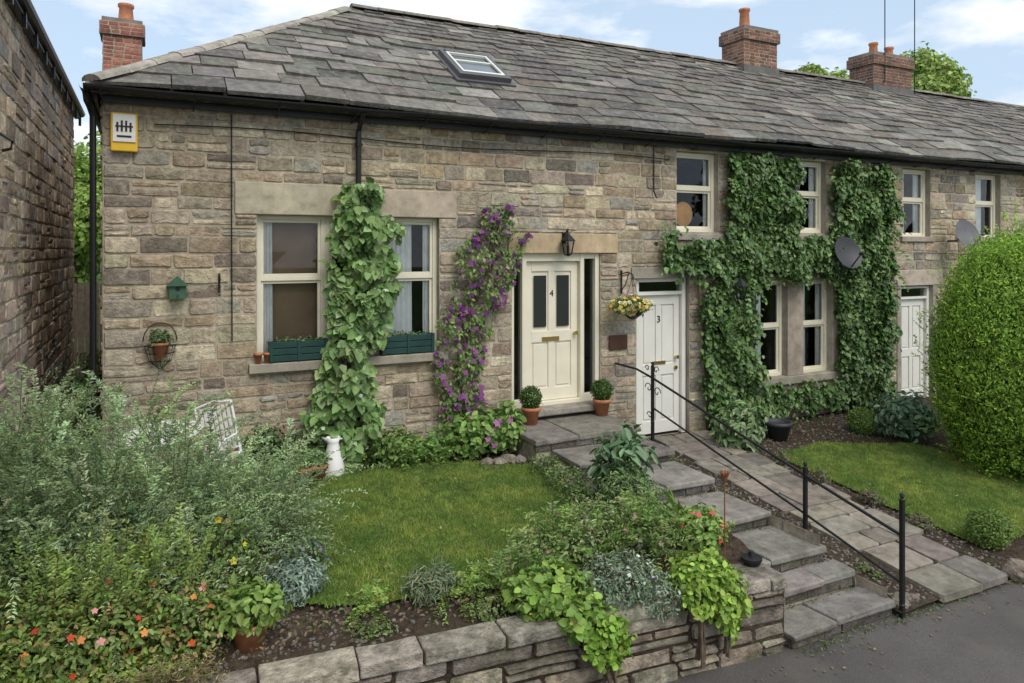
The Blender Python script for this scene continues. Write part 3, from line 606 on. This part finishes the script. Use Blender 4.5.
BOXC=[(.05,.11,.018),(.07,.14,.022),(.04,.09,.015)]
for x,y,z in((4.62,-.32,1.04),(5.78,-.3,1.04)):
    r=pot('topiary_in_pot',x,y,z,.24,.12); shrub('x',[(x,y,z+.37,.15,.15,.15)],1800,.028,BOXC,w=.6,shell=.3,lump=.03,zmin=z+.2,parent=r,rnd=1)
def lantern(name,x,z,y=-.16):
    r=empty(name); g=G(); g.tube([(x,-.04,z+.1),(x,y,z+.2),(x,y,z+.14)],.012,6); g.box(x-.03,x+.03,-.05,-.035,z-.0,z+.16)
    g.lathe(x,y,[(0,z+.17),(.03,z+.13),(.12,z+.04),(.12,z+.03)],6); g.lathe(x,y,[(.05,z-.17),(.065,z-.15),(.0,z-.19)],6)
    for k in range(6):
        a=k*math.pi/3; g.tube([(x+.10*math.cos(a),y+.10*math.sin(a),z+.04),(x+.06*math.cos(a),y+.06*math.sin(a),z-.15)],.010,4)
    g.lathe(x,y,[(.02,z-.15),(.02,z-.03)],8); g.make('iron',BLACK,r); g=G(); g.lathe(x,y,[(.09,z+.03),(.055,z-.14)],6); g.make('panes',GLASS,r)
lantern('wall_lantern',5.3,3.5); lantern('wall_lantern',8.3,2.8,-.42)
g=G(); g.box(6.08,6.40,-.055,-.035,1.92,2.14); g.make('name_plaque',mat('plaque_m',(.07,.03,.018),.5,bump=0),None,bevel=.004)
r=empty('hanging_basket'); g=G(); bx,by,bz=6.3,-.32,2.55
g.box(6.29,6.31,-.05,-.03,2.75,3.1); g.tube([(bx,-.04,3.05),(bx,-.2,3.08),(bx,by,3.05),(bx,by-.03,3.0)],.009,6); g.tube([(bx,-.04,2.8),(bx,-.15,2.9),(bx,-.22,3.06)],.007,6)
for k in range(3): a=k*2.1; g.tube([(bx,by,3.02),(bx+.15*math.cos(a),by+.15*math.sin(a),bz)],.003,4)
g.lathe(bx,by,[(.16,bz+.01),(.16,bz-.01),(.13,bz-.09),(.05,bz-.15),(0,bz-.16)],14,(.1,.07,.04)); g.make('bracket_and_basket',BLACK,r)
shrub('x',[(bx-.02,by,bz+.05,.31,.2,.13)],1000,.045,[(.10,.17,.05),(.16,.22,.08)],zmin=2.35,parent=r,stems=False,flowers=(190,.036,[(.8,.6,.12),(.85,.78,.45),(.8,.68,.25),(.7,.35,.2)]))
def dish(name,x,z,d,m):
    r=empty(name); g=G(); vs=[];n=24; C=Vector((x,-.38,z)); ax=Vector((-.15,-.9,.35)).normalized(); s=ax.cross(Vector((0,0,1))).normalized(); u=s.cross(ax)
    for q in range(5):
        rr=d/2*q/4
        for k in range(n):
            a=2*math.pi*k/n; vs.append(C+s*rr*math.cos(a)+u*rr*1.08*math.sin(a)+ax*(.06*(q/4)**2))
    g.add(vs,[(q*n+k,q*n+(k+1)%n,(q+1)*n+(k+1)%n,(q+1)*n+k) for q in range(4) for k in range(n)])
    g.tube([C-u*d*.5,C+ax*.33-u*.12],.012,6); g.tube([C+ax*.30-u*.12,C+ax*.38-u*.12],.03,8); g.tube([C-ax*.03,(x,-.2,z-.1),(x,-.03,z-.1)],.02,8)
    g.make('dish_and_arm',m,r,True)
dish('satellite_dish',10.75,3.34,.54,DISHG); dish('satellite_dish',14.1,3.68,.58,mat('dish_pale_m',(.12,.12,.13),.5,bump=0))
# ================================================================= WHITE JUG
r=empty('enamel_jug'); g=G(); jx,jy,jz=1.93,-.42,.765
prof=[(.0,0),(.125,0),(.13,.015),(.125,.1),(.105,.2),(.08,.30),(.066,.36),(.066,.38),(.085,.44),(.08,.44),(.055,.38)]
g.lathe(jx,jy,[(a,jz+b) for a,b in prof],28); g.tube([(jx+.07,jy,jz+.41),(jx+.15,jy,jz+.41),(jx+.18,jy,jz+.31),(jx+.16,jy,jz+.2),(jx+.11,jy,jz+.15)],.012,8); g.add([(jx-.07,jy-.035,jz+.435),(jx-.07,jy+.035,jz+.435),(jx-.14,jy,jz+.46),(jx-.062,jy,jz+.36)],[(0,1,2),(0,2,3),(1,3,2)]); g.make('jug',ENAM,r,True)
# ================================================================= GARDEN TABLE & CHAIR (white metal)
r=empty('white_garden_table'); g=G(); n=28
for i in range(9):
    x=-.32+i*.08; hw=math.sqrt(max(.01,.36**2-x*x)); g.box(x-.03,x+.03,-hw,hw,.735,.75)
g.tube([(.36*math.cos(a),.36*math.sin(a),.735) for a in np.linspace(0,2*math.pi,n)],.014,6)
for a in(.6,2.7,4.8): g.tube([(.28*math.cos(a),.28*math.sin(a),.73),(.05*math.cos(a),.05*math.sin(a),.4),(.32*math.cos(a),.32*math.sin(a),0)],.013,6)
g.make('table_frame',ENAM,r); r.location=(.16,-.85,.84); r.rotation_euler=(math.radians(4),math.radians(-6),.3)
r=empty('white_garden_chair'); g=G()
for i in range(8): g.box(-.2,.2,-.2+i*.052,-.162+i*.052,.44,.453)
for x in(-.21,.21):
    g.tube([(x,.26,0),(x,.2,.44),(x,.3,.98)],.014,6); g.tube([(x,-.24,0),(x,-.2,.44),(x,-.2,.62)],.014,6); g.tube([(x,-.22,.62),(x,0,.66),(x,.23,.63)],.014,6); g.tube([(x,-.2,.44),(x,.2,.44)],.012,6)
for i in range(7):
    x=-.16+i*.053; g.add([(x-.015,.2,.50),(x+.015,.2,.50),(x+.015,.295,.95),(x-.015,.295,.95),(x-.015,.212,.50),(x+.015,.212,.50),(x+.015,.307,.95),(x-.015,.307,.95)],[(0,1,2,3),(7,6,5,4),(0,4,5,1),(1,5,6,2),(2,6,7,3),(3,7,4,0)])
g.tube([(-.21,.3,.97),(0,.31,1.0),(.21,.3,.97)],.014,6); g.tube([(-.21,.2,.50),(.21,.2,.50)],.011,6)
g.make('chair_frame',ENAM,r); r.location=(.70,-1.0,.80); r.rotation_euler=(math.radians(8),math.radians(-14),math.radians(-35))
# ================================================================= PLANTS
BS=[(-.15,-2.7,1.18,.85,.7,.64),(.45,-2.45,1.02,.6,.45,.42),(-.75,-2.9,1.25,.5,.6,.68),(.85,-2.3,.95,.45,.5,.34),(.2,-3.1,1.0,.6,.4,.32),(-.85,-1.9,1.5,.35,.6,.62),(.75,-1.6,.92,.45,.3,.3)]
r=empty('feathery_honeysuckle_shrub')
SC=[(.25,.34,.165),(.31,.40,.195),(.19,.28,.14),(.38,.47,.27)]
sprays('sprays',BS,2300,.5,17,.032,SC,.75,r,droop=.3,up=.5,w=.36)
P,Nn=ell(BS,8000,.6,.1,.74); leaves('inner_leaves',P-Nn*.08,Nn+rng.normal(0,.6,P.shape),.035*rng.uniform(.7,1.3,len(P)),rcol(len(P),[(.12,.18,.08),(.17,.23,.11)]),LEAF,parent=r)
sprays('long_sprays',[(-.15,-2.5,1.55,.8,.7,.5),(.5,-2.2,1.2,.6,.5,.35),(-.7,-2.3,1.65,.4,.7,.5),(.85,-2.2,1.1,.5,.5,.3)],400,.8,26,.034,SC,.9,r,droop=.4,up=1.0,w=.36)
r=shrub('orange_flowered_shrub',[(-.35,-3.65,.93,.45,.3,.32),(.15,-3.68,.88,.4,.22,.25),(-.1,-3.4,1.0,.5,.3,.3),(-.8,-3.55,.95,.4,.35,.35)],8500,.043,[(.13,.22,.045),(.18,.28,.07),(.25,.33,.11),(.28,.22,.08)],zmin=.66,flowers=(95,.024,[(.75,.18,.04),(.65,.09,.03),(.8,.32,.1),(.75,.35,.38)]))
sprays('upright_shoots',[(-.3,-3.5,1.1,.8,.35,.25)],260,.3,9,.035,[(.21,.31,.08),(.27,.35,.1)],.8,r,droop=.1,up=1.2)
shrub('bright_leaf_shrub',[(-.85,-3.8,.78,.35,.16,.2),(-.2,-3.88,.72,.35,.12,.14)],2000,.045,[(.22,.32,.06),(.28,.35,.1)],zmin=.58)
sprays('leaves',[(.0,-4.02,.68,.35,.10,.08)],300,.2,6,.03,[(.36,.29,.15),(.26,.25,.11),(.2,.25,.08)],.58,empty('dry_ornamental_grass'),droop=.5,w=.2)
shrub('silver_leaf_plant',[(.98,-3.3,.88,.22,.2,.17)],1400,.05,[(.25,.33,.26),(.32,.4,.33),(.18,.25,.18)],w=.3,zmin=.72)
shrub('purple_flowered_plant',[(1.1,-3.05,.92,.2,.2,.2)],500,.045,[(.16,.24,.14),(.13,.2,.1)],zmin=.74,flowers=(40,.016,[(.3,.18,.45)]))
r=pot('potted_plant',.62,-3.7,.66,.2,.13); shrub('x',[(.62,-3.7,.96,.25,.2,.13)],500,.075,[(.18,.28,.06),(.25,.36,.1)],zmin=.84,parent=r)
shrub('yellow_rose_plant',[(.55,-3.15,1.15,.2,.18,.3)],450,.05,[(.12,.2,.05),(.16,.25,.07)],zmin=.75,flowers=(12,.032,[(.85,.7,.05)]))
def mix(name,E,n,s,cols,**k): return shrub(name,E,n,s,cols,zmin=.55 if 'zmin' not in k else k.pop('zmin'),**k)
mix('lavender_plant',[(1.95,-3.7,.84,.22,.14,.14)],800,.06,[(.2,.27,.15),(.28,.32,.2)],w=.16)
sprays('leaves',[(2.3,-3.75,.72,.3,.1,.08),(1.5,-3.65,.70,.15,.08,.06)],130,.26,12,.03,[(.17,.27,.06),(.23,.32,.08)],.6,empty('fern_plant'),droop=.6,up=1)
mix('thyme_plant',[(1.45,-3.85,.66,.16,.1,.07),(2.35,-4.0,.68,.2,.1,.09)],700,.03,[(.14,.21,.06),(.2,.26,.1)])
mix('lady_mantle_plant',[(2.75,-4.1,.80,.33,.22,.18),(2.9,-4.4,.66,.18,.12,.18)],1200,.075,[(.19,.31,.06),(.25,.38,.08),(.14,.24,.05)],w=.85,flowers=(60,.013,[(.6,.6,.15)]))
mix('trailing_ivy_plant',[(3.05,-4.5,.50,.2,.09,.2)],500,.05,[(.22,.36,.05),(.16,.28,.04)],w=.85,zmin=.22)
mix('silver_foliage_plant',[(3.35,-4.25,.80,.33,.25,.2),(3.6,-4.42,.66,.2,.12,.18)],2200,.042,[(.2,.26,.17),(.27,.33,.24),(.15,.22,.12)],w=.35,flowers=(40,.016,[(.7,.7,.7),(.6,.5,.65)]))
mix('creeping_jenny_plant',[(4.0,-4.42,.80,.28,.2,.15),(4.15,-4.58,.6,.18,.09,.24),(3.88,-4.56,.68,.14,.09,.14)],1700,.055,[(.24,.37,.06),(.31,.45,.08),(.17,.27,.045)],w=.75,zmin=.2)
mix('mixed_perennials',[(3.1,-3.75,.88,.35,.3,.2),(3.55,-3.5,.9,.35,.35,.23)],2300,.042,[(.13,.2,.06),(.18,.24,.11),(.24,.29,.14),(.15,.24,.05)],flowers=(70,.018,[(.7,.68,.6),(.6,.3,.35)]))
sprays('leaves',[(3.9,-3.7,.85,.35,.35,.18),(3.3,-3.6,.85,.4,.3,.15),(2.7,-3.95,.8,.3,.2,.1)],420,.32,9,.045,[(.18,.28,.07),(.13,.21,.06),(.25,.3,.12)],.7,empty('tall_herbaceous_plant'),droop=.35,up=1.2,w=.3)
mix('rose_shrub',[(4.05,-3.6,.9,.3,.35,.25)],1500,.055,[(.12,.2,.05),(.17,.25,.08)],flowers=(22,.034,[(.75,.4,.42),(.8,.7,.65)]))
mix('hebe_shrub',[(4.25,-3.1,1.0,.3,.3,.27)],1900,.05,[(.13,.2,.08),(.19,.28,.1)],w=.35)
mix('pink_flowered_plant',[(4.5,-3.85,.86,.25,.22,.2)],1000,.06,[(.17,.28,.06),(.24,.36,.09)],w=.6,flowers=(18,.036,[(.68,.14,.12)]))
shrub('laurel_shrub',[(4.42,-2.75,1.28,.3,.3,.28),(4.35,-2.7,1.0,.25,.25,.25)],520,.14,[(.12,.2,.10),(.17,.25,.14),(.09,.16,.07)],GLOSSLEAF,w=.4,shell=.8,zmin=.75,up=.6)
mix('ground_cover_plant',[(4.15,-2.1,.85,.22,.35,.14),(4.2,-1.5,.85,.2,.25,.13),(3.98,-2.6,.84,.2,.3,.13)],2600,.035,[(.15,.23,.07),(.2,.28,.1),(.1,.16,.06)])
mix('spiky_grass_plant',[(4.6,-3.3,.8,.1,.1,.1)],100,.2,[(.2,.32,.06),(.15,.26,.05)],w=.12,zmin=.7,up=.1)
mix('hydrangea_shrub',[(3.8,-.42,1.05,.45,.3,.28),(4.15,-.5,1.1,.24,.22,.3)],1300,.10,[(.18,.29,.08),(.24,.37,.1),(.13,.22,.05)],w=.65,flowers=(26,.048,[(.6,.25,.4),(.5,.2,.42)]))
mix('foxglove_leaf_plant',[(2.7,-.35,.95,.35,.25,.25),(3.1,-.4,.88,.3,.2,.16)],1500,.07,[(.12,.2,.05),(.17,.27,.07)],flowers=(12,.03,[(.75,.7,.7)]))
sprays('leaves',[(3.0,-.4,.85,.6,.2,.1)],120,.4,12,.05,[(.14,.24,.06),(.19,.3,.08)],.75,empty('fern_plant'),droop=.6,up=1.2)
mix('dark_leaf_shrub',[(1.45,-.4,1.0,.25,.22,.3),(1.15,-.35,1.05,.25,.2,.36)],1800,.06,[(.08,.14,.05),(.12,.18,.07)])
for x,y,h in((1.5,-.8,.26),(1.72,-.6,.2),(1.35,-1.0,.17)):
    r=pot('terracotta_pot',x,y,.76,h,h*.5); shrub('x',[(x,y,.76+h+.05,h*.6,h*.6,.09)],200,.05,[(.12,.2,.06)],zmin=.8,parent=r,stems=False)
for (x,y,rr) in((10.35,-1.0,.22),(8.35,-4.15,.22)):
    z=.53+.1*y; shrub('box_ball',[(x,y,z+rr*.9,rr,rr,rr)],2800,.03,[(.13,.21,.045),(.17,.26,.06),(.1,.16,.035)],w=.6,shell=.3,lump=.03,zmin=z,rnd=1)
shrub('hosta_plant',[(10.9,-1.4,.72,.5,.4,.36)],1000,.12,[(.16,.25,.15),(.21,.31,.19),(.12,.19,.11)],w=.5,zmin=.4)
shrub('rhododendron_shrub',[(7.95,-.75,.72,.36,.34,.34)],800,.13,[(.13,.2,.08),(.17,.26,.11),(.22,.3,.15)],GLOSSLEAF,w=.4,zmin=.45)
pot('dark_plant_pot',8.75,-.75,.46,.28,.2,m=DISHG)
shrub('low_edging_plant',[(6.5+R(-.1,.1),-.9-i*.62,.50+.1*(-.9-i*.6),R(.08,.15),R(.12,.22),.08) for i in range(6)],1500,.04,[(.11,.17,.05),(.14,.2,.07),(.2,.16,.09)],zmin=.1)
shrub('heather_plant',[(8.05+R(-.08,.08),-1.5-i*.7,.46-.07*i,.11,.14,.09) for i in range(4)],1200,.035,[(.11,.17,.06),(.2,.13,.11)],zmin=.1)
# big clipped conifer
r=empty('golden_conifer'); E=[(11.12,-2.95,1.78,1.08,1.08,1.87)]
P,Nn=ell(E,60000,.16,.035,.2,7); k=len(P)
leaves('foliage',P,Nn*.8+rng.normal(0,.5,(k,3)),rng.uniform(.03,.06,k),rcol(k,[(.20,.35,.04),(.26,.42,.055),(.14,.26,.035),(.32,.47,.08)],.28),CONIF,w=.4,T=Nn*.8+np.array([0,0,.9])+rng.normal(0,.4,(k,3)),parent=r)
sprays('shoots',E,2600,.16,6,.036,[(.26,.41,.06),(.32,.47,.08)],.3,r,droop=.0,up=.9,m=CONIF,spread=.3)
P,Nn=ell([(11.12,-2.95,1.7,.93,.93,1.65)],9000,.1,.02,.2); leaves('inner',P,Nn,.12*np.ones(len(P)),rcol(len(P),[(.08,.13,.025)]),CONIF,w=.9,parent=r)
g=G(); g.tube([(11.12,-2.95,.1),(11.12,-2.95,2.2)],[.08,.04],8); g.make('trunk',BARK,r)
# ---- ivy on wall
ivy=empty('wall_ivy')
inc=[(8.28,9.9,3.5,5.02),(10.7,12.3,1.2,4.98),(7.75,12.3,2.9,3.62),(7.0,8.9,3.0,3.62),(7.0,7.32,3.1,3.8),(7.75,8.95,1.05,3.1),(7.9,12.2,.6,1.16),(11.0,12.2,.5,1.4)]
exc=[(7.34,8.25,3.62,4.96),(9.9,10.68,3.68,4.96),(9.0,9.76,1.24,2.84),(10.1,10.86,1.24,2.84),(9.78,10.08,1.3,2.75),(7.0,7.68,.5,2.9)]
areas=np.array([(b-a)*(d-c) for a,b,c,d in inc]); P=[]
while len(P)<32000:
    a,b,c,d=inc[rng.choice(len(inc),p=areas/areas.sum())]; x,z=R(a-.12,b+.12),R(c-.12,d+.05)
    nn=noise.noise(Vector((x*1.8,z*1.8,7)))*.24+noise.noise(Vector((x*5,z*5,2)))*.16
    if x<a+.08+nn or x>b-.08+nn*1.2 or z<c+.1+nn or z>d-.06+nn:
        if random.random()>.06: continue
    if any(e[0]+nn*.2<x<e[1]+nn*.2 and e[2]<z<e[3] for e in exc) : continue
    if z>4.99: continue
    th=.08+.20*(noise.noise(Vector((x*2.3,z*2.3,11)))+.6)+.09*noise.noise(Vector((x*6,z*6,1)))
    dd=th*(1-random.random()**2.2*.8); P.append((x,-.03-max(.01,dd),z))
P=np.array(P); k=len(P); leaves('leaves',P,np.array([[0,-1,.45]])+rng.normal(0,.42,(k,3)),rng.uniform(.04,.11,k),rcol(k,[(.06,.12,.032),(.085,.155,.042),(.115,.19,.055),(.045,.09,.028),(.15,.23,.08)],.3),GLOSSLEAF,w=.85,T=np.array([[0,-.3,-1.]])+rng.normal(0,.5,(k,3)),parent=ivy)
g=G()
for x0 in(8.1,8.5,9.0,11.3,11.7,12.1,7.95):
    z=.5; x=x0; pts=[]
    while z<(4.4 if x0>8.4 else 3.2): pts.append((x,-.05,z)); x+=R(-.06,.06); z+=.25
    if 8.9<x0<9.1: pts=[(8.9,-.05,.5),(8.85,-.05,1.5),(8.88,-.06,2.9),(9.1,-.05,3.4)]
    g.tube(pts,.012,5)
g.make('stems',BARK,ivy)
sprays('trailing_shoots',[(8.9,-.15,3.1,1.0,.05,.5),(11.6,-.15,3.2,.8,.05,1.7),(9.1,-.15,4.3,.8,.05,.6),(8.3,-.15,2.2,.5,.05,.9)],150,.28,7,.06,[(.10,.18,.05),(.15,.25,.08)],.6,ivy,droop=.8,up=-.2,w=.8)
# ---- climbers
def climber(name,path,n,size,cols,w,thick,flw=None,m=LEAF,hole=-.22,sd=0):
    r=empty(name); zs=[p[1] for p in path]; P=[]
    while len(P)<n:
        z=R(zs[0],zs[-1]); x0=np.interp(z,zs,[p[0] for p in path]); hw=np.interp(z,zs,[p[2] for p in path])
        q=R(-1,1); hw*=1+.5*noise.noise(Vector((z*3.1,1 if q>0 else 9,sd)))+.3*noise.noise(Vector((z*8,1 if q>0 else 5,4)))
        x=x0+q*hw*1.05
        if noise.noise(Vector((x*5,z*5,sd)))<hole and random.random()<.88: continue
        dep=thick*math.sqrt(max(0,1.1-q*q))*(.5+.9*(noise.noise(Vector((x*4,z*4,0)))+.5))*(1-random.random()**2*.8)
        P.append((x,-.05-dep,z))
    P=np.array(P); k=len(P)
    leaves('leaves',P,np.array([[0,-1,.55]])+rng.normal(0,.45,(k,3)),rng.uniform(.55,1.3,k)*size,rcol(k,cols,.3),m,w=w,T=np.array([[0,-.4,-1.]])+rng.normal(0,.6,(k,3)),parent=r)
    g=G()
    for q in range(7):
        g.tube([(np.interp(z,zs,[p[0] for p in path])+R(-.1,.1),-.07-R(0,.08),z) for z in np.linspace(zs[0],zs[-1]-.1,14)],.010,5)
    g.make('stems',BARK,r)
    if flw:
        fn,fs,fc=flw; F=P[rng.choice(k,fn)]+np.array([0,-.05,0]); flower(F,np.array([[0,-1,.3]])+rng.normal(0,.4,(fn,3)),fs,fc,r)
    return r
climber('climbing_hydrangea',[(1.98,.8,.36),(2.12,1.2,.44),(2.12,1.7,.3),(2.2,2.1,.26),(2.32,2.6,.36),(2.38,3.2,.42),(2.36,3.7,.36),(2.33,4.22,.2)],3100,.12,[(.16,.27,.08),(.22,.33,.12),(.29,.40,.18),(.11,.19,.06)],.75,.32,hole=-.12,sd=3,flw=(40,.03,[(.6,.65,.5)]))
climber('purple_clematis',[(3.72,1.2,.32),(3.64,1.7,.3),(3.72,2.2,.34),(3.88,2.7,.38),(4.08,3.2,.44),(4.22,3.6,.4),(4.24,4.02,.2)],2800,.06,[(.12,.2,.055),(.17,.26,.08),(.24,.3,.11)],.6,.2,flw=(230,.042,[(.22,.06,.22),(.28,.09,.27),(.14,.03,.15)]),hole=-.08,sd=8)
r=empty('rusty_garden_stake'); g=G(); g.tube([(4.55,-4.1,.6),(4.55,-4.1,1.38)],.006,6)
for k in range(9):
    a=k*.7; g.tube([(4.55,-4.1,1.36),(4.55+.04*math.cos(a),-4.1+.04*math.sin(a),1.45)],.008,5)
g.make('stake',RUST,r)
g=G(); g.lathe(4.72,-4.25,[(.0,.66),(.07,.66),(.09,.70),(.09,.72),(.03,.73),(.02,.77),(0,.78)],16); g.make('small_iron_ornament',BLACK)
# ================================================================= BACKGROUND
g=G()
for i in range(26): g.box(-2.5+i*.13,-2.385+i*.13,8.4,8.42,.8,2.72+R(-.01,.01))
g.box(-2.5,.9,8.42,8.46,1.2,1.3);g.box(-2.5,.9,8.42,8.46,2.3,2.4); g.make('timber_fence',FENCEM)
pot('terracotta_pot',-.75,5.0,.8,.3,.2); shrub('yard_shrub',[(-.75,5.0,1.4,.3,.3,.4)],900,.06,[(.10,.18,.05),(.16,.25,.07)],zmin=.8)
def tree(name,x,y,z0,h,cr,n,cols,size=.22,cz=None):
    r=empty(name); g=G(); cz=cz or z0+h*.65; E=[]
    g.tube([(x,y,z0),(x+R(-.2,.2),y,z0+h*.35),(x+R(-.3,.3),y,z0+h*.75)],[cr*.12,cr*.08,cr*.02],8)
    for i in range(15):
        a=i*2.4; q=cr*R(.2,.7); c=(x+q*math.cos(a),y+q*math.sin(a),cz+R(-.55,.65)*cr); s=cr*R(.28,.5); E.append((*c,s,s,s*.8))
        g.tube([(x,y,z0+h*R(.3,.5)),((x+c[0])/2,(y+c[1])/2,c[2]-.1*cr),c],[cr*.05,cr*.03,cr*.01],6)
    g.make('trunk_and_limbs',BARK,r)
    P,Nn=ell(E,n,.6,.2); leaves('crown',P,Nn+np.array([0,0,.4])+rng.normal(0,.6,P.shape),rng.uniform(.6,1.3,len(P))*size,rcol(len(P),cols,.3),LEAF,w=.7,parent=r)
TC=[(.24,.34,.08),(.32,.42,.11),(.38,.48,.15),(.18,.26,.08)]
tree('background_tree',37.9,16,.0,14,2.6,12000,TC,.26,11.9); tree('background_tree',32.8,19,0,13.2,1.7,6000,TC,.24,11.9)
tree('background_tree',-2.0,16,.8,7.2,2.6,16000,[(.24,.36,.07),(.3,.42,.1),(.17,.26,.06)],.16,4.6); tree('background_tree',-5,24,.8,9,3.5,8000,TC,.3,5.5); tree('background_tree',1.5,26,.8,7.5,3,8000,TC,.3,4.5)
for i in range(9): tree('background_tree',-30+i*13+R(-3,3),60+R(-5,5),.8,8,4.5,2200,TC,.8,5)
# ================================================================= LIGHT
w=bpy.data.worlds.new('World'); scene.world=w; w.use_nodes=True; nt=w.node_tree; N=nt.nodes; L=nt.links; bg=N['Background']
az=Vector((.12,-.99,0)).normalized(); el=math.radians(52)
sky=N.new('ShaderNodeTexSky'); sky.sky_type='NISHITA'; sky.sun_disc=False; sky.sun_elevation=el; sky.sun_rotation=math.atan2(az.x,az.y); sky.dust_density=2
tc=N.new('ShaderNodeTexCoord'); mp=N.new('ShaderNodeMapping'); mp.inputs['Scale'].default_value=(1.5,1.5,4.2); mp.inputs['Location'].default_value=(.75,.1,.3)
n=N.new('ShaderNodeTexNoise'); n.inputs['Scale'].default_value=2.4; n.inputs['Detail'].default_value=9; n.inputs['Roughness'].default_value=.55
L.new(tc.outputs['Generated'],mp.inputs[0]); L.new(mp.outputs[0],n.inputs['Vector'])
cr=N.new('ShaderNodeValToRGB'); cr.color_ramp.elements[0].position=.43; cr.color_ramp.elements[1].position=.58; L.new(n.outputs['Fac'],cr.inputs[0])
n2=N.new('ShaderNodeTexNoise'); n2.inputs['Scale'].default_value=6; n2.inputs['Detail'].default_value=8; L.new(mp.outputs[0],n2.inputs['Vector'])
cc=N.new('ShaderNodeValToRGB'); cc.color_ramp.elements[0].color=(.70,.72,.76,1); cc.color_ramp.elements[1].color=(1,1,1,1); cc.color_ramp.elements[0].position=.3; cc.color_ramp.elements[1].position=.6; L.new(n2.outputs['Fac'],cc.inputs[0])
cs=N.new('ShaderNodeVectorMath'); cs.operation='SCALE'; cs.inputs['Scale'].default_value=8.6; L.new(cc.outputs[0],cs.inputs[0])
hz=N.new('ShaderNodeMixRGB'); hz.inputs[0].default_value=.65; L.new(sky.outputs[0],hz.inputs[1]); hz.inputs[2].default_value=(4.9,6.1,7.4,1)
mx=N.new('ShaderNodeMixRGB'); L.new(cr.outputs[0],mx.inputs[0]); L.new(hz.outputs[0],mx.inputs[1]); L.new(cs.outputs[0],mx.inputs[2])
L.new(mx.outputs[0],bg.inputs['Color']); bg.inputs['Strength'].default_value=.15
ld=bpy.data.lights.new('sun','SUN'); ld.energy=2.2; ld.angle=math.radians(36); ld.color=(1,.95,.87); lo=bpy.data.objects.new('sun',ld); scene.collection.objects.link(lo)
sd=Vector((az.x*math.cos(el),az.y*math.cos(el),math.sin(el))); lo.rotation_euler=(-sd).to_track_quat('-Z','Y').to_euler(); lo.location=sd*50
# ================================================================= CAMERA
cd=bpy.data.cameras.new('camera'); cam=bpy.data.objects.new('camera',cd); scene.collection.objects.link(cam)
cam.location=(0,-9,3.42); cam.rotation_euler=(math.radians(90),0,-math.radians(26.53)); cd.lens=25.49; cd.sensor_width=36; cd.shift_y=-.0903; cd.clip_end=3000; cd.clip_start=.05
scene.camera=cam
scene.view_settings.view_transform='Standard'; scene.view_settings.look='None'; scene.view_settings.exposure=0
print('objects',len(scene.objects))
